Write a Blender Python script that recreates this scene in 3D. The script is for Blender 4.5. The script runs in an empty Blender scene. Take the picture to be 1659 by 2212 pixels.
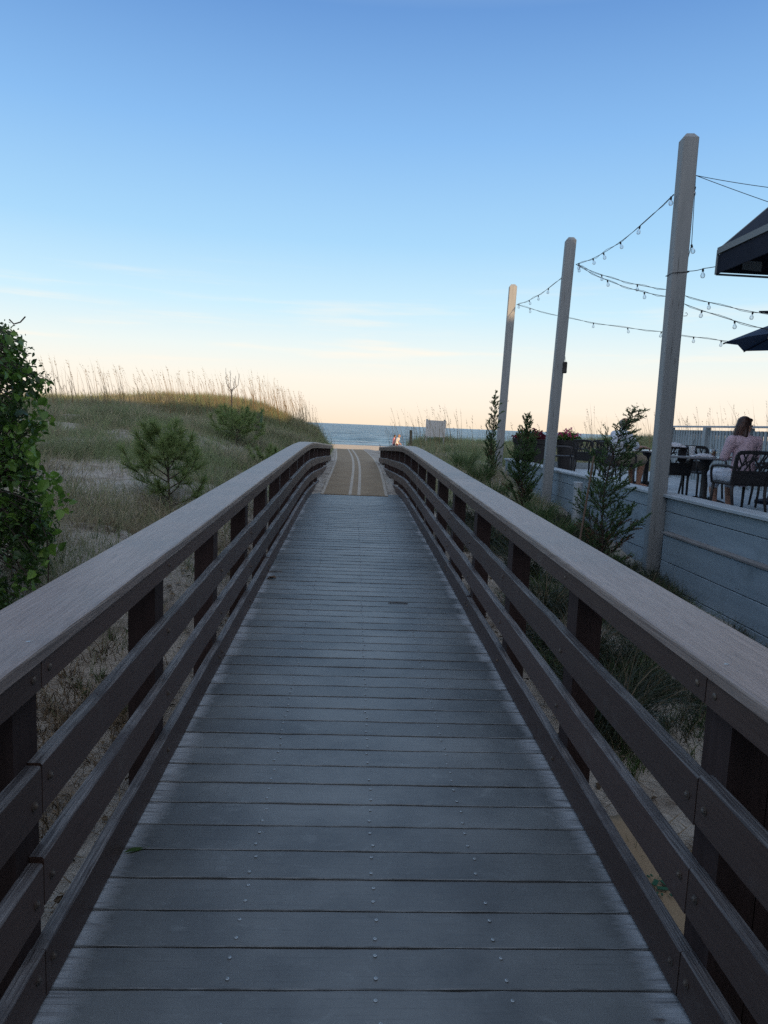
import bpy, bmesh, math, random
import numpy as np
from mathutils import Vector, Matrix, Euler
random.seed(7)
RNG = np.random.default_rng(7)
SC = bpy.context.scene
COL = SC.collection
R = math.radians
PI = math.pi

# ------------------------------------------------------------------ camera
F, CX, CY = 1510.0, 829.5, 1106.0            # focal length and centre in units of a 1659 x 2212 picture
ROLL, PITCH, YAW = R(2.38), R(7.06), R(2.80)
CAM = Vector((0.0, 0.0, 1.745))
fwd = Vector((math.sin(YAW) * math.cos(PITCH), math.cos(YAW) * math.cos(PITCH), -math.sin(PITCH)))
r0 = Vector((math.cos(YAW), -math.sin(YAW), 0))
u0 = r0.cross(fwd)
right = (r0 * math.cos(ROLL) + u0 * math.sin(ROLL)).normalized()
up = right.cross(fwd).normalized()
cam_data = bpy.data.cameras.new('camera')
cam = bpy.data.objects.new('camera', cam_data)
COL.objects.link(cam)
cam.matrix_world = Matrix(((right.x, up.x, -fwd.x, CAM.x), (right.y, up.y, -fwd.y, CAM.y), (right.z, up.z, -fwd.z, CAM.z), (0, 0, 0, 1)))
cam_data.sensor_fit = 'VERTICAL'
cam_data.sensor_height = 24
cam_data.lens = 24 * F / 2212
cam_data.clip_start = 0.05
cam_data.clip_end = 60000
SC.camera = cam


def at(px, py, Y):
    """world point that stands Y metres down the bridge axis in the direction px, py of the photograph"""
    d = fwd + right * ((px - CX) / F) - up * ((py - CY) / F)
    return CAM + d * (Y / d.y)


# ------------------------------------------------------------------ sky and sun
SUN_EL, SUN_AZ = R(9.5), R(9.0)              # low evening sun behind the camera, slightly to the right
w = bpy.data.worlds.new('World')
SC.world = w
w.use_nodes = True
nt = w.node_tree
nt.nodes.clear()
N, L = nt.nodes.new, nt.links.new
out = N('ShaderNodeOutputWorld')
bg = N('ShaderNodeBackground')
bg.inputs['Strength'].default_value = 1.0
tc = N('ShaderNodeTexCoord')
sep = N('ShaderNodeSeparateXYZ')
L(tc.outputs['Generated'], sep.inputs[0])
mr = N('ShaderNodeMapRange')
mr.inputs['From Min'].default_value = 0.0
mr.inputs['From Max'].default_value = 0.6
L(sep.outputs['Z'], mr.inputs['Value'])
ramp = N('ShaderNodeValToRGB')
stops = [(0.0, (.97, .80, .61)), (.05, (.99, .87, .73)), (.105, (.95, .90, .80)), (.165, (.83, .90, .88)), (.26, (.59, .825, .95)),
         (.40, (.385, .665, .93)), (.60, (.24, .485, .845)), (.80, (.135, .31, .66)), (1.0, (.36, .47, .66))]
ramp.color_ramp.elements[0].position = 0
ramp.color_ramp.elements[0].color = (*stops[0][1], 1)
ramp.color_ramp.elements[1].position = 1
ramp.color_ramp.elements[1].color = (*stops[-1][1], 1)
for p, c in stops[1:-1]:
    e = ramp.color_ramp.elements.new(p)
    e.color = (*c, 1)
L(mr.outputs[0], ramp.inputs[0])
mp = N('ShaderNodeMapping')
mp.inputs['Scale'].default_value = (2.2, 2.2, 34)
mp.inputs['Rotation'].default_value = (0, R(2.0), 0)
mp.inputs['Location'].default_value = (1.35, .4, 0)
L(tc.outputs['Generated'], mp.inputs[0])
cn = N('ShaderNodeTexNoise')
cn.inputs['Scale'].default_value = 1.6
cn.inputs['Detail'].default_value = 6
cn.inputs['Roughness'].default_value = .55
L(mp.outputs[0], cn.inputs['Vector'])
cr = N('ShaderNodeMapRange')
cr.inputs['From Min'].default_value = .50
cr.inputs['From Max'].default_value = .78
cr.interpolation_type = 'SMOOTHSTEP'
L(cn.outputs[0], cr.inputs['Value'])
band = N('ShaderNodeValToRGB')                # thin clouds stand only in the lowest part of the sky
be = band.color_ramp.elements
be[0].position, be[0].color = 0.02, (.25, .25, .25, 1)
be[1].position, be[1].color = .36, (0, 0, 0, 1)
e = be.new(.17)
e.color = (.75, .75, .75, 1)
L(mr.outputs[0], band.inputs[0])
cm = N('ShaderNodeMath')
cm.operation = 'MULTIPLY'
L(cr.outputs[0], cm.inputs[0])
L(band.outputs[0], cm.inputs[1])
mx = N('ShaderNodeMixRGB')
mx.inputs[2].default_value = (1.02, .91, .78, 1)
L(cm.outputs[0], mx.inputs[0])
L(ramp.outputs[0], mx.inputs[1])
sky = N('ShaderNodeTexSky')
sky.sky_type = 'NISHITA'
sky.sun_disc = False
sky.sun_elevation = SUN_EL
sky.sun_rotation = PI - SUN_AZ
sky.dust_density = 2.0
sk = N('ShaderNodeMixRGB')
sk.blend_type = 'MULTIPLY'
sk.inputs[0].default_value = 1
sk.inputs[2].default_value = (.12, .12, .12, 1)
L(sky.outputs[0], sk.inputs[1])
mx2 = N('ShaderNodeMixRGB')
mx2.inputs[0].default_value = .06
L(mx.outputs[0], mx2.inputs[1])
L(sk.outputs[0], mx2.inputs[2])
# warm glow of the low sun behind the camera
dp = N('ShaderNodeVectorMath')
dp.operation = 'DOT_PRODUCT'
L(tc.outputs['Generated'], dp.inputs[0])
dp.inputs[1].default_value = (math.sin(SUN_AZ) * math.cos(SUN_EL), -math.cos(SUN_AZ) * math.cos(SUN_EL), math.sin(SUN_EL))
gl = N('ShaderNodeMapRange')
gl.interpolation_type = 'SMOOTHSTEP'
gl.inputs['From Min'].default_value = .1
gl.inputs['From Max'].default_value = 1.0
L(dp.outputs['Value'], gl.inputs['Value'])
mx3 = N('ShaderNodeMixRGB')
mx3.blend_type = 'ADD'
mx3.inputs[2].default_value = (.80, .66, .52, 1)
L(gl.outputs[0], mx3.inputs[0])
L(mx2.outputs[0], mx3.inputs[1])
L(mx3.outputs[0], bg.inputs['Color'])
L(bg.outputs[0], out.inputs[0])

sd = bpy.data.lights.new('sun', 'SUN')
sd.energy = 5.0
sd.angle = R(.5)
sd.color = (1.0, .65, .34)
sun = bpy.data.objects.new('sun', sd)
COL.objects.link(sun)
to_sun = Vector((math.sin(SUN_AZ) * math.cos(SUN_EL), -math.cos(SUN_AZ) * math.cos(SUN_EL), math.sin(SUN_EL)))
sun.rotation_euler = to_sun.to_track_quat('Z', 'Y').to_euler()
sun.location = to_sun * 60

SC.view_settings.view_transform = 'Standard'
SC.view_settings.look = 'None'
SC.view_settings.gamma = 1
SC.view_settings.exposure = 0.12
SC.cycles.use_denoising = False
SC.cycles.max_bounces = 6
SC.cycles.diffuse_bounces = 3
SC.cycles.glossy_bounces = 3
SC.cycles.transparent_max_bounces = 12


# ------------------------------------------------------------------ materials
def mat(name, c1, c2=None, scale=(1, 1, 1), ns=6.0, detail=6, rough=.7, spec=.4, bump=0, bd=.01, rnd=0.0, lo=.35, hi=.65, c3=None, s3=.8, t3=(.55, .7), transl=0.0, nr=.6, metal=0, shift=True, rings=None):
    m = bpy.data.materials.new(name)
    m.use_nodes = True
    t = m.node_tree
    t.nodes.clear()
    N, L = t.nodes.new, t.links.new
    o = N('ShaderNodeOutputMaterial')
    p = N('ShaderNodeBsdfPrincipled')
    p.inputs['Roughness'].default_value = rough
    p.inputs['Specular IOR Level'].default_value = spec
    p.inputs['Metallic'].default_value = metal
    p.inputs['Base Color'].default_value = (*c1, 1)
    col = None
    at_ = N('ShaderNodeAttribute')
    at_.attribute_name = 'rnd'
    if c2 is not None or bump:
        tc = N('ShaderNodeTexCoord')
        mp = N('ShaderNodeMapping')
        mp.inputs['Scale'].default_value = scale
        L(tc.outputs['Object'], mp.inputs[0])
        vec = mp.outputs[0]
        if shift:
            cx = N('ShaderNodeCombineXYZ')
            mu = N('ShaderNodeMath')
            mu.operation = 'MULTIPLY'
            mu.inputs[1].default_value = 37.0
            L(at_.outputs['Fac'], mu.inputs[0])
            L(mu.outputs[0], cx.inputs[0])
            L(mu.outputs[0], cx.inputs[1])
            va = N('ShaderNodeVectorMath')
            L(vec, va.inputs[0])
            L(cx.outputs[0], va.inputs[1])
            vec = va.outputs[0]
        no = N('ShaderNodeTexNoise')
        no.inputs['Scale'].default_value = ns
        no.inputs['Detail'].default_value = detail
        no.inputs['Roughness'].default_value = nr
        L(vec, no.inputs['Vector'])
        fac_ = no.outputs[0]
        if rings:          # growth rings: contour lines of a slow, stretched noise, mixed with the fine grain
            mr_ = N('ShaderNodeMapping')
            mr_.inputs['Scale'].default_value = rings[0]
            L(vec, mr_.inputs[0])
            nr_ = N('ShaderNodeTexNoise')
            nr_.inputs['Scale'].default_value = 1.0
            nr_.inputs['Detail'].default_value = 2
            L(mr_.outputs[0], nr_.inputs['Vector'])
            m1 = N('ShaderNodeMath')
            m1.operation = 'MULTIPLY'
            m1.inputs[1].default_value = rings[1]
            L(nr_.outputs[0], m1.inputs[0])
            m2 = N('ShaderNodeMath')
            m2.operation = 'PINGPONG'
            m2.inputs[1].default_value = 1.0
            L(m1.outputs[0], m2.inputs[0])
            m3_ = N('ShaderNodeMath')
            m3_.operation = 'POWER'
            m3_.inputs[1].default_value = 2.2
            L(m2.outputs[0], m3_.inputs[0])
            m4 = N('ShaderNodeMath')
            m4.operation = 'MULTIPLY_ADD'
            m4.inputs[1].default_value = rings[2]
            L(m3_.outputs[0], m4.inputs[0])
            L(no.outputs[0], m4.inputs[2])
            fac_ = m4.outputs[0]
        if c2 is not None:
            rg = N('ShaderNodeMapRange')
            rg.inputs['From Min'].default_value = lo
            rg.inputs['From Max'].default_value = hi
            L(fac_, rg.inputs['Value'])
            mi = N('ShaderNodeMixRGB')
            mi.inputs[1].default_value = (*c1, 1)
            mi.inputs[2].default_value = (*c2, 1)
            L(rg.outputs[0], mi.inputs[0])
            col = mi.outputs[0]
        if c3 is not None:
            n3 = N('ShaderNodeTexNoise')
            n3.inputs['Scale'].default_value = s3
            n3.inputs['Detail'].default_value = 5
            n3.inputs['Roughness'].default_value = .65
            L(tc.outputs['Object'], n3.inputs['Vector'])
            g3 = N('ShaderNodeMapRange')
            g3.inputs['From Min'].default_value = t3[0]
            g3.inputs['From Max'].default_value = t3[1]
            L(n3.outputs[0], g3.inputs['Value'])
            m3 = N('ShaderNodeMixRGB')
            L(g3.outputs[0], m3.inputs[0])
            L(col, m3.inputs[1])
            m3.inputs[2].default_value = (*c3, 1)
            col = m3.outputs[0]
        if bump:
            b = N('ShaderNodeBump')
            b.inputs['Strength'].default_value = bump
            b.inputs['Distance'].default_value = bd
            L(fac_, b.inputs['Height'])
            L(b.outputs[0], p.inputs['Normal'])
    if rnd:
        g = N('ShaderNodeMapRange')
        g.inputs['To Min'].default_value = 1 - rnd
        g.inputs['To Max'].default_value = 1 + rnd
        L(at_.outputs['Fac'], g.inputs['Value'])
        mm = N('ShaderNodeVectorMath')
        mm.operation = 'SCALE'
        if col is not None:
            L(col, mm.inputs[0])
        else:
            mm.inputs[0].default_value = c1
        L(g.outputs[0], mm.inputs['Scale'])
        col = mm.outputs[0]
    if col is not None:
        L(col, p.inputs['Base Color'])
    sh = p.outputs[0]
    if transl:
        tr = N('ShaderNodeBsdfTranslucent')
        if col is not None:
            L(col, tr.inputs[0])
        else:
            tr.inputs[0].default_value = (*c1, 1)
        ms = N('ShaderNodeMixShader')
        ms.inputs[0].default_value = transl
        L(p.outputs[0], ms.inputs[1])
        L(tr.outputs[0], ms.inputs[2])
        sh = ms.outputs[0]
    L(sh, o.inputs[0])
    return m


def ramp_mat(name, cols, rough=.7, transl=.3, spec=.25):
    """colour picked by the per-blade or per-leaf number 'rnd'"""
    m = bpy.data.materials.new(name)
    m.use_nodes = True
    t = m.node_tree
    t.nodes.clear()
    N, L = t.nodes.new, t.links.new
    o = N('ShaderNodeOutputMaterial')
    p = N('ShaderNodeBsdfPrincipled')
    p.inputs['Roughness'].default_value = rough
    p.inputs['Specular IOR Level'].default_value = spec
    a = N('ShaderNodeAttribute')
    a.attribute_name = 'rnd'
    cr = N('ShaderNodeValToRGB')
    n = len(cols)
    el = cr.color_ramp.elements
    el[0].position, el[0].color = cols[0][0], (*cols[0][1], 1)
    el[1].position, el[1].color = cols[-1][0], (*cols[-1][1], 1)
    for q, c in cols[1:-1]:
        e = el.new(q)
        e.color = (*c, 1)
    L(a.outputs['Fac'], cr.inputs[0])
    L(cr.outputs[0], p.inputs['Base Color'])
    tr = N('ShaderNodeBsdfTranslucent')
    L(cr.outputs[0], tr.inputs[0])
    ms = N('ShaderNodeMixShader')
    ms.inputs[0].default_value = transl
    L(p.outputs[0], ms.inputs[1])
    L(tr.outputs[0], ms.inputs[2])
    L(ms.outputs[0], o.inputs[0])
    return m


# ------------------------------------------------------------------ mesh helpers
class MB:
    """collects shapes and links them as ONE mesh object"""

    def __init__(s):
        s.v, s.f, s.m, s.r = [], [], [], []

    def add(s, vs, fs, mi=0, r=None):
        o = len(s.v)
        r = random.random() if r is None else r
        s.v += [tuple(q) for q in vs]
        s.r += [r] * len(vs)
        for k, f in enumerate(fs):
            s.f.append([o + i for i in f])
            s.m.append(mi[k] if isinstance(mi, (list, tuple)) else mi)

    def box(s, c, size, rot=None, mi=0, ch=0.0, r=None, top=None):
        """box centred at c; ch = chamfer; top = material of the upper face"""
        hx, hy, hz = size[0] / 2, size[1] / 2, size[2] / 2
        if ch:
            ch = min(ch, hx * .9, hy * .9, hz * .9)
            prof = [(-hx + ch, -hz), (hx - ch, -hz), (hx, -hz + ch), (hx, hz - ch), (hx - ch, hz), (-hx + ch, hz), (-hx, hz - ch), (-hx, -hz + ch)]
            vs = [(x * .999, -hy, z) for x, z in prof] + [(x, hy, z) for x, z in prof]
            fs = [[i, (i + 1) % 8, 8 + (i + 1) % 8, 8 + i] for i in range(8)] + [list(range(7, -1, -1)), list(range(8, 16))]
            ms = [mi] * 10
            if top is not None:
                ms[4] = top
        else:
            vs = [(x, y, z) for z in (-hz, hz) for y in (-hy, hy) for x in (-hx, hx)]
            fs = [[0, 2, 3, 1], [4, 5, 7, 6], [0, 1, 5, 4], [1, 3, 7, 5], [3, 2, 6, 7], [2, 0, 4, 6]]
            ms = [mi] * 6
            if top is not None:
                ms[1] = top
            if ch == 0:
                fs = [f[::-1] for f in fs]
                fs = [f[::-1] for f in fs]
        M_ = Matrix.Translation(Vector(c))
        if rot is not None:
            M_ = M_ @ (rot.to_matrix().to_4x4() if isinstance(rot, Euler) else rot)
        s.add([M_ @ Vector(q) for q in vs], fs, ms, r)

    def tube(s, pts, rad, n=6, mi=0, r=None, cap=True):
        pts = [Vector(p) for p in pts]
        if not isinstance(rad, (list, tuple)):
            rad = [rad] * len(pts)
        vs, fs = [], []
        d = (pts[1] - pts[0]).normalized()
        a = d.orthogonal().normalized()
        for i, p in enumerate(pts):
            d = (pts[min(i + 1, len(pts) - 1)] - pts[max(i - 1, 0)]).normalized()
            a = (a - d * a.dot(d)).normalized()
            b = d.cross(a)
            for k in range(n):
                t = 2 * PI * k / n
                vs.append(p + (a * math.cos(t) + b * math.sin(t)) * rad[i])
        for i in range(len(pts) - 1):
            for k in range(n):
                fs.append([i * n + k, i * n + (k + 1) % n, (i + 1) * n + (k + 1) % n, (i + 1) * n + k])
        if cap:
            fs.append(list(range(n - 1, -1, -1)))
            fs.append([(len(pts) - 1) * n + k for k in range(n)])
        s.add(vs, fs, mi, r)

    def lathe(s, prof, c=(0, 0, 0), n=16, mi=0, r=None, rot=None):
        c = Vector(c)
        vs, fs = [], []
        for (q, z) in prof:
            for k in range(n):
                t = 2 * PI * k / n
                p = Vector((q * math.cos(t), q * math.sin(t), z))
                if rot is not None:
                    p = rot @ p
                vs.append(c + p)
        for i in range(len(prof) - 1):
            for k in range(n):
                fs.append([i * n + k, i * n + (k + 1) % n, (i + 1) * n + (k + 1) % n, (i + 1) * n + k])
        if prof[0][0] > 1e-4:
            fs.append(list(range(n - 1, -1, -1)))
        if prof[-1][0] > 1e-4:
            fs.append([(len(prof) - 1) * n + k for k in range(n)])
        s.add(vs, fs, mi, r)

    def sweep(s, path, prof, mi=0, r=None, mats=None, axis='y'):
        """profile (u, z) carried along path points (x, y, z); u lies along x (axis y) or along y (axis x)"""
        n = len(prof)
        vs, fs, ms = [], [], []
        for (x, y, z) in path:
            for (u, q) in prof:
                vs.append((x + u, y, z + q) if axis == 'y' else (x, y + u, z + q))
        for i in range(len(path) - 1):
            for k in range(n):
                fs.append([i * n + k, i * n + (k + 1) % n, (i + 1) * n + (k + 1) % n, (i + 1) * n + k])
                ms.append(mats[k] if mats else mi)
        fs.append(list(range(n - 1, -1, -1)))
        fs.append([(len(path) - 1) * n + k for k in range(n)])
        ms += [mi, mi]
        s.add(vs, fs, ms, r)

    def prism(s, poly, y0, y1, mi=0, r=None):
        """polygon in x, z pulled from y0 to y1"""
        n = len(poly)
        vs = [(x, y0, z) for x, z in poly] + [(x, y1, z) for x, z in poly]
        fs = [[i, (i + 1) % n, n + (i + 1) % n, n + i] for i in range(n)] + [list(range(n - 1, -1, -1)), list(range(n, 2 * n))]
        s.add(vs, fs, mi, r)

    def build(s, name, mats, parent=None, smooth=False, loc=None):
        me = bpy.data.meshes.new(name)
        me.from_pydata(s.v, [], s.f)
        if not isinstance(mats, (list, tuple)):
            mats = [mats]
        for m_ in mats:
            me.materials.append(m_)
        me.polygons.foreach_set('material_index', s.m)
        a = me.attributes.new('rnd', 'FLOAT', 'POINT')
        a.data.foreach_set('value', s.r)
        bm = bmesh.new()
        bm.from_mesh(me)
        bmesh.ops.recalc_face_normals(bm, faces=bm.faces)
        bm.to_mesh(me)
        bm.free()
        if smooth:
            me.polygons.foreach_set('use_smooth', [True] * len(me.polygons))
        o = bpy.data.objects.new(name, me)
        COL.objects.link(o)
        if parent is not None:
            o.parent = parent
        if loc is not None:
            o.location = loc
        return o


def np_obj(name, V, Fq, rnd, mats, parent=None, smooth=False, nper=4):
    """mesh from arrays; Fq has nper vertices per face"""
    me = bpy.data.meshes.new(name)
    nv, nf = len(V), len(Fq)
    me.vertices.add(nv)
    me.vertices.foreach_set('co', np.ascontiguousarray(V, dtype=np.float32).ravel())
    me.loops.add(nf * nper)
    me.loops.foreach_set('vertex_index', np.ascontiguousarray(Fq, dtype=np.int32).ravel())
    me.polygons.add(nf)
    me.polygons.foreach_set('loop_start', np.arange(0, nf * nper, nper, dtype=np.int32))
    me.polygons.foreach_set('loop_total', np.full(nf, nper, dtype=np.int32))
    if smooth:
        me.polygons.foreach_set('use_smooth', np.ones(nf, dtype=bool))
    if rnd is not None:
        a = me.attributes.new('rnd', 'FLOAT', 'POINT')
        a.data.foreach_set('value', np.ascontiguousarray(rnd, dtype=np.float32))
    for m_ in (mats if isinstance(mats, (list, tuple)) else [mats]):
        me.materials.append(m_)
    me.update(calc_edges=True)
    o = bpy.data.objects.new(name, me)
    COL.objects.link(o)
    if parent is not None:
        o.parent = parent
    return o


def strips(base, length, width, az, lean, curve, seg=3, face=None):
    """arrays of curved tapering blades; lean and curve in radians from upright"""
    n = len(base)
    if face is None:
        face = RNG.uniform(0, PI, n)
    side = np.stack([np.cos(face), np.sin(face), np.zeros(n)], 1)
    hd = np.stack([np.cos(az), np.sin(az), np.zeros(n)], 1)
    p = base.copy()
    V = np.zeros((n, (seg + 1) * 2, 3))
    for k in range(seg + 1):
        t = k / seg
        wk = width * (1 - t) ** .7 * .5 + width * .04
        V[:, 2 * k] = p - side * wk[:, None]
        V[:, 2 * k + 1] = p + side * wk[:, None]
        an = lean + curve * (t + .5 / seg)
        p = p + (hd * np.sin(an)[:, None] + np.array([0, 0, 1.]) * np.cos(an)[:, None]) * (length / seg)[:, None]
    q = np.array([[2 * k, 2 * k + 1, 2 * k + 3, 2 * k + 2] for k in range(seg)])
    Fq = (np.arange(n) * (seg + 1) * 2)[:, None, None] + q[None]
    return V.reshape(-1, 3), Fq.reshape(-1, 4)


def blade_obj(name, base, length, width, az, lean, curve, rnd, m, seg=3, parent=None, face=None):
    V, Fq = strips(base, length, width, az, lean, curve, seg, face)
    return np_obj(name, V, Fq, np.repeat(rnd, (seg + 1) * 2), m, parent)


def tag(o, label=None, cat=None, group=None, kind=None):
    if label: o['label'] = label
    if cat: o['category'] = cat
    if group: o['group'] = group
    if kind: o['kind'] = kind
    return o


def thing(name, label, cat, loc=(0, 0, 0), rz=0, group=None):
    o = bpy.data.objects.new(name, None)
    o.empty_display_size = .1
    COL.objects.link(o)
    o.location = loc
    o.rotation_euler = (0, 0, rz)
    return tag(o, label, cat, group)


def dup(root, loc, rz, label=None):
    r = root.copy()
    COL.objects.link(r)
    r.location = loc
    r.rotation_euler = (0, 0, rz)
    if label: r['label'] = label
    for ch in list(root.children):
        c = ch.copy()
        COL.objects.link(c)
        c.parent = r
        for g in ch.children:
            d = g.copy()
            COL.objects.link(d)
            d.parent = c
    return r


def noise2(x, y, s, seed=0):
    """smooth value noise for arrays"""
    rg = np.random.default_rng(seed)
    g = rg.random((64, 64))
    u, v = x / s, y / s
    i, j = np.floor(u).astype(int), np.floor(v).astype(int)
    a, b = u - i, v - j
    a, b = a * a * (3 - 2 * a), b * b * (3 - 2 * b)
    G = lambda p, q: g[p % 64, q % 64]
    return (G(i, j) * (1 - a) + G(i + 1, j) * a) * (1 - b) + (G(i, j + 1) * (1 - a) + G(i + 1, j + 1) * a) * b


def remeshed(name, segs, voxel, m, parent=None, smooth_it=4, ell=()):
    """one continuous skin grown over tapering bones: segs = (p0, r0, p1, r1); ell = (centre, radii, euler)"""
    bm = bmesh.new()
    for (p0, a0, p1, a1) in segs:
        p0, p1 = Vector(p0), Vector(p1)
        d = p1 - p0
        ln = max(d.length, 1e-4)
        q = d.to_track_quat('Z', 'Y').to_matrix().to_4x4()
        prof = [(-a0, 0.0)]
        rings = []
        for k in range(1, 4):
            t = PI / 2 * k / 3
            rings.append((a0 * math.sin(t), -a0 * math.cos(t)))
        for k in range(0, 3):
            t = PI / 2 * k / 3
            rings.append((a1 * math.cos(t), ln + a1 * math.sin(t)))
        vs = []
        n = 10
        b0 = bm.verts.new(Matrix.Translation(p0) @ q @ Vector((0, 0, -a0)))
        for (rr, z) in rings:
            vs.append([bm.verts.new(Matrix.Translation(p0) @ q @ Vector((rr * math.cos(2 * PI * k / n), rr * math.sin(2 * PI * k / n), z))) for k in range(n)])
        b1 = bm.verts.new(Matrix.Translation(p0) @ q @ Vector((0, 0, ln + a1)))
        for k in range(n):
            bm.faces.new([b0, vs[0][(k + 1) % n], vs[0][k]])
            bm.faces.new([b1, vs[-1][k], vs[-1][(k + 1) % n]])
            for i in range(len(vs) - 1):
                bm.faces.new([vs[i][k], vs[i][(k + 1) % n], vs[i + 1][(k + 1) % n], vs[i + 1][k]])
    for e in ell:
        c, rd = e[0], e[1]
        rt = Euler(e[2]).to_matrix().to_4x4() if len(e) > 2 else Matrix.Identity(4)
        bmesh.ops.create_uvsphere(bm, u_segments=14, v_segments=10, radius=1, matrix=Matrix.Translation(Vector(c)) @ rt @ Matrix.Diagonal((*rd, 1)))
    me = bpy.data.meshes.new(name)
    bm.to_mesh(me)
    bm.free()
    o = bpy.data.objects.new(name, me)
    COL.objects.link(o)
    md = o.modifiers.new('skin', 'REMESH')
    md.mode = 'VOXEL'
    md.voxel_size = voxel
    md.use_smooth_shade = True
    sm = o.modifiers.new('soft', 'SMOOTH')
    sm.factor = .5
    sm.iterations = smooth_it
    dg = bpy.context.evaluated_depsgraph_get()
    me2 = bpy.data.meshes.new_from_object(o.evaluated_get(dg))
    me2.name = name
    o.modifiers.clear()
    o.data = me2
    bpy.data.meshes.remove(me)
    me2.materials.clear()
    me2.materials.append(m)
    if parent is not None:
        o.parent = parent
    return o


# ------------------------------------------------------------------ ground
BC = 0.105                                    # bridge centre line


def deck_h(y):
    if y < 12.5: return .021 * y
    if y < 14.6: return .2625 + .021 * (y - 12.5) - .0034 * (y - 12.5) ** 2 * 2
    return max(.2766 - .0365 * (y - 14.6), -.3)


def half_w(y):                                # the railings close in a little towards the beach
    return .94 if y < 12 else .94 - .0125 * (y - 12)


PXA = [(60, 893, 20), (100, 892, 22), (250, 892, 23), (400, 906, 24), (520, 917, 26), (600, 917, 28), (660, 926, 30), (710, 936, 32), (727, 953, 33),
       (100, 960, 14), (250, 957, 15), (400, 957, 16.5), (550, 957, 19), (640, 955, 23), (100, 1030, 10), (250, 1015, 11.3), (400, 1050, 10.5),
       (130, 1130, 7.6), (280, 1140, 7.6), (60, 1315, 5.6), (150, 1500, 4.85), (500, 1015, 13.5),
       (940, 953, 30), (900, 962, 27), (1010, 972, 24), (1385, 952, 29)]
ANCH = [tuple(at(*p)) for p in PXA]
for y, h in ((-30, -.5), (-8, -.5), (0, -.5), (4, -.45), (8, -.2), (12, .08), (14.6, .2), (17.2, .39), (19.6, .50), (25, .56), (30, .56), (34.4, .53), (40, .0), (48, -.42), (55, -.5), (66, -.85), (90, -1.3), (108, -1.58), (122, -1.8), (150, -2.6)):
    ANCH.append((.1, y, h))
for y, h in ((0, -.45), (2, -.42), (5, -.32), (9, -.08), (13, .16), (17, .34), (21, .46), (25, .52)):
    ANCH += [(-1.25, y, h), (1.45, y, h)]
ANCH += [(-1.0, 28, .58), (-1.0, 31, .58), (-.95, 34, .56), (-.95, 37, .30), (1.0, 28, .56), (1.0, 31, .56), (1.0, 34, .53), (1.0, 37, .3)]
ANCH += [(2.5, 5, -.38), (3.9, 1, -.4), (3.9, 7, -.33), (3.9, 10, -.2), (3, 13, .08), (3.6, 18, .42), (2.6, 22, .6), (4, 24, .75), (5, 28, .85), (7, 28, .8), (15, 29, 1.7), (20, 25, 1.5),
         (6, 12, -.1), (7, 5, -.3), (8, 19, .2), (14, 12, .3), (14, 0, -.2), (30, 10, .6), (40, 30, 1.5), (5, 46, -.35), (15, 46, -.25), (12, 37, .9), (40, 50, -.3),
         (-20, 8, 1.0), (-30, 22, 2.0), (-10, -4, .1), (-6, 1, .05), (-45, 10, 1.4), (-50, 25, 2.0), (-3, 1, -.3), (-10, 5, .6), (-14, 14, 1.3),
         (-3, 40, .3), (-12, 42, .3), (-30, 42, .4), (-3, 48, -.4), (-12, 52, -.5), (-40, 52, -.5), (-30, 70, -.9), (30, 70, -.9), (-50, 110, -1.6), (50, 110, -1.6), (-50, 150, -2.6), (50, 150, -2.6), (-50, -30, -.3), (50, -30, -.3)]
_P = np.array(ANCH)
_S = np.array([1 / 10, 1 / 10])


def _phi(a, b):
    d2 = ((a[:, None, :] - b[None]) ** 2).sum(-1)
    return np.where(d2 > 0, .5 * d2 * np.log(d2 + 1e-12), 0)


_n = len(_P)
_A = np.zeros((_n + 3, _n + 3))
_xy = _P[:, :2] * _S
_A[:_n, :_n] = _phi(_xy, _xy) + np.eye(_n) * 2e-3
_A[:_n, _n] = 1
_A[:_n, _n + 1:] = _xy
_A[_n, :_n] = 1
_A[_n + 1:, :_n] = _xy.T
_W = np.linalg.solve(_A, np.concatenate([_P[:, 2], np.zeros(3)]))


def mat_center(y):
    return BC - .02 + .10 * np.sin((y - 15) * .21) - .006 * (y - 15)


def mat_prof(y):                              # the trodden way over the crest
    return np.interp(y, [14.4, 17, 20, 25, 30, 34.4, 36.5, 40], [.24, .36, .455, .515, .53, .50, .36, .02])


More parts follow.
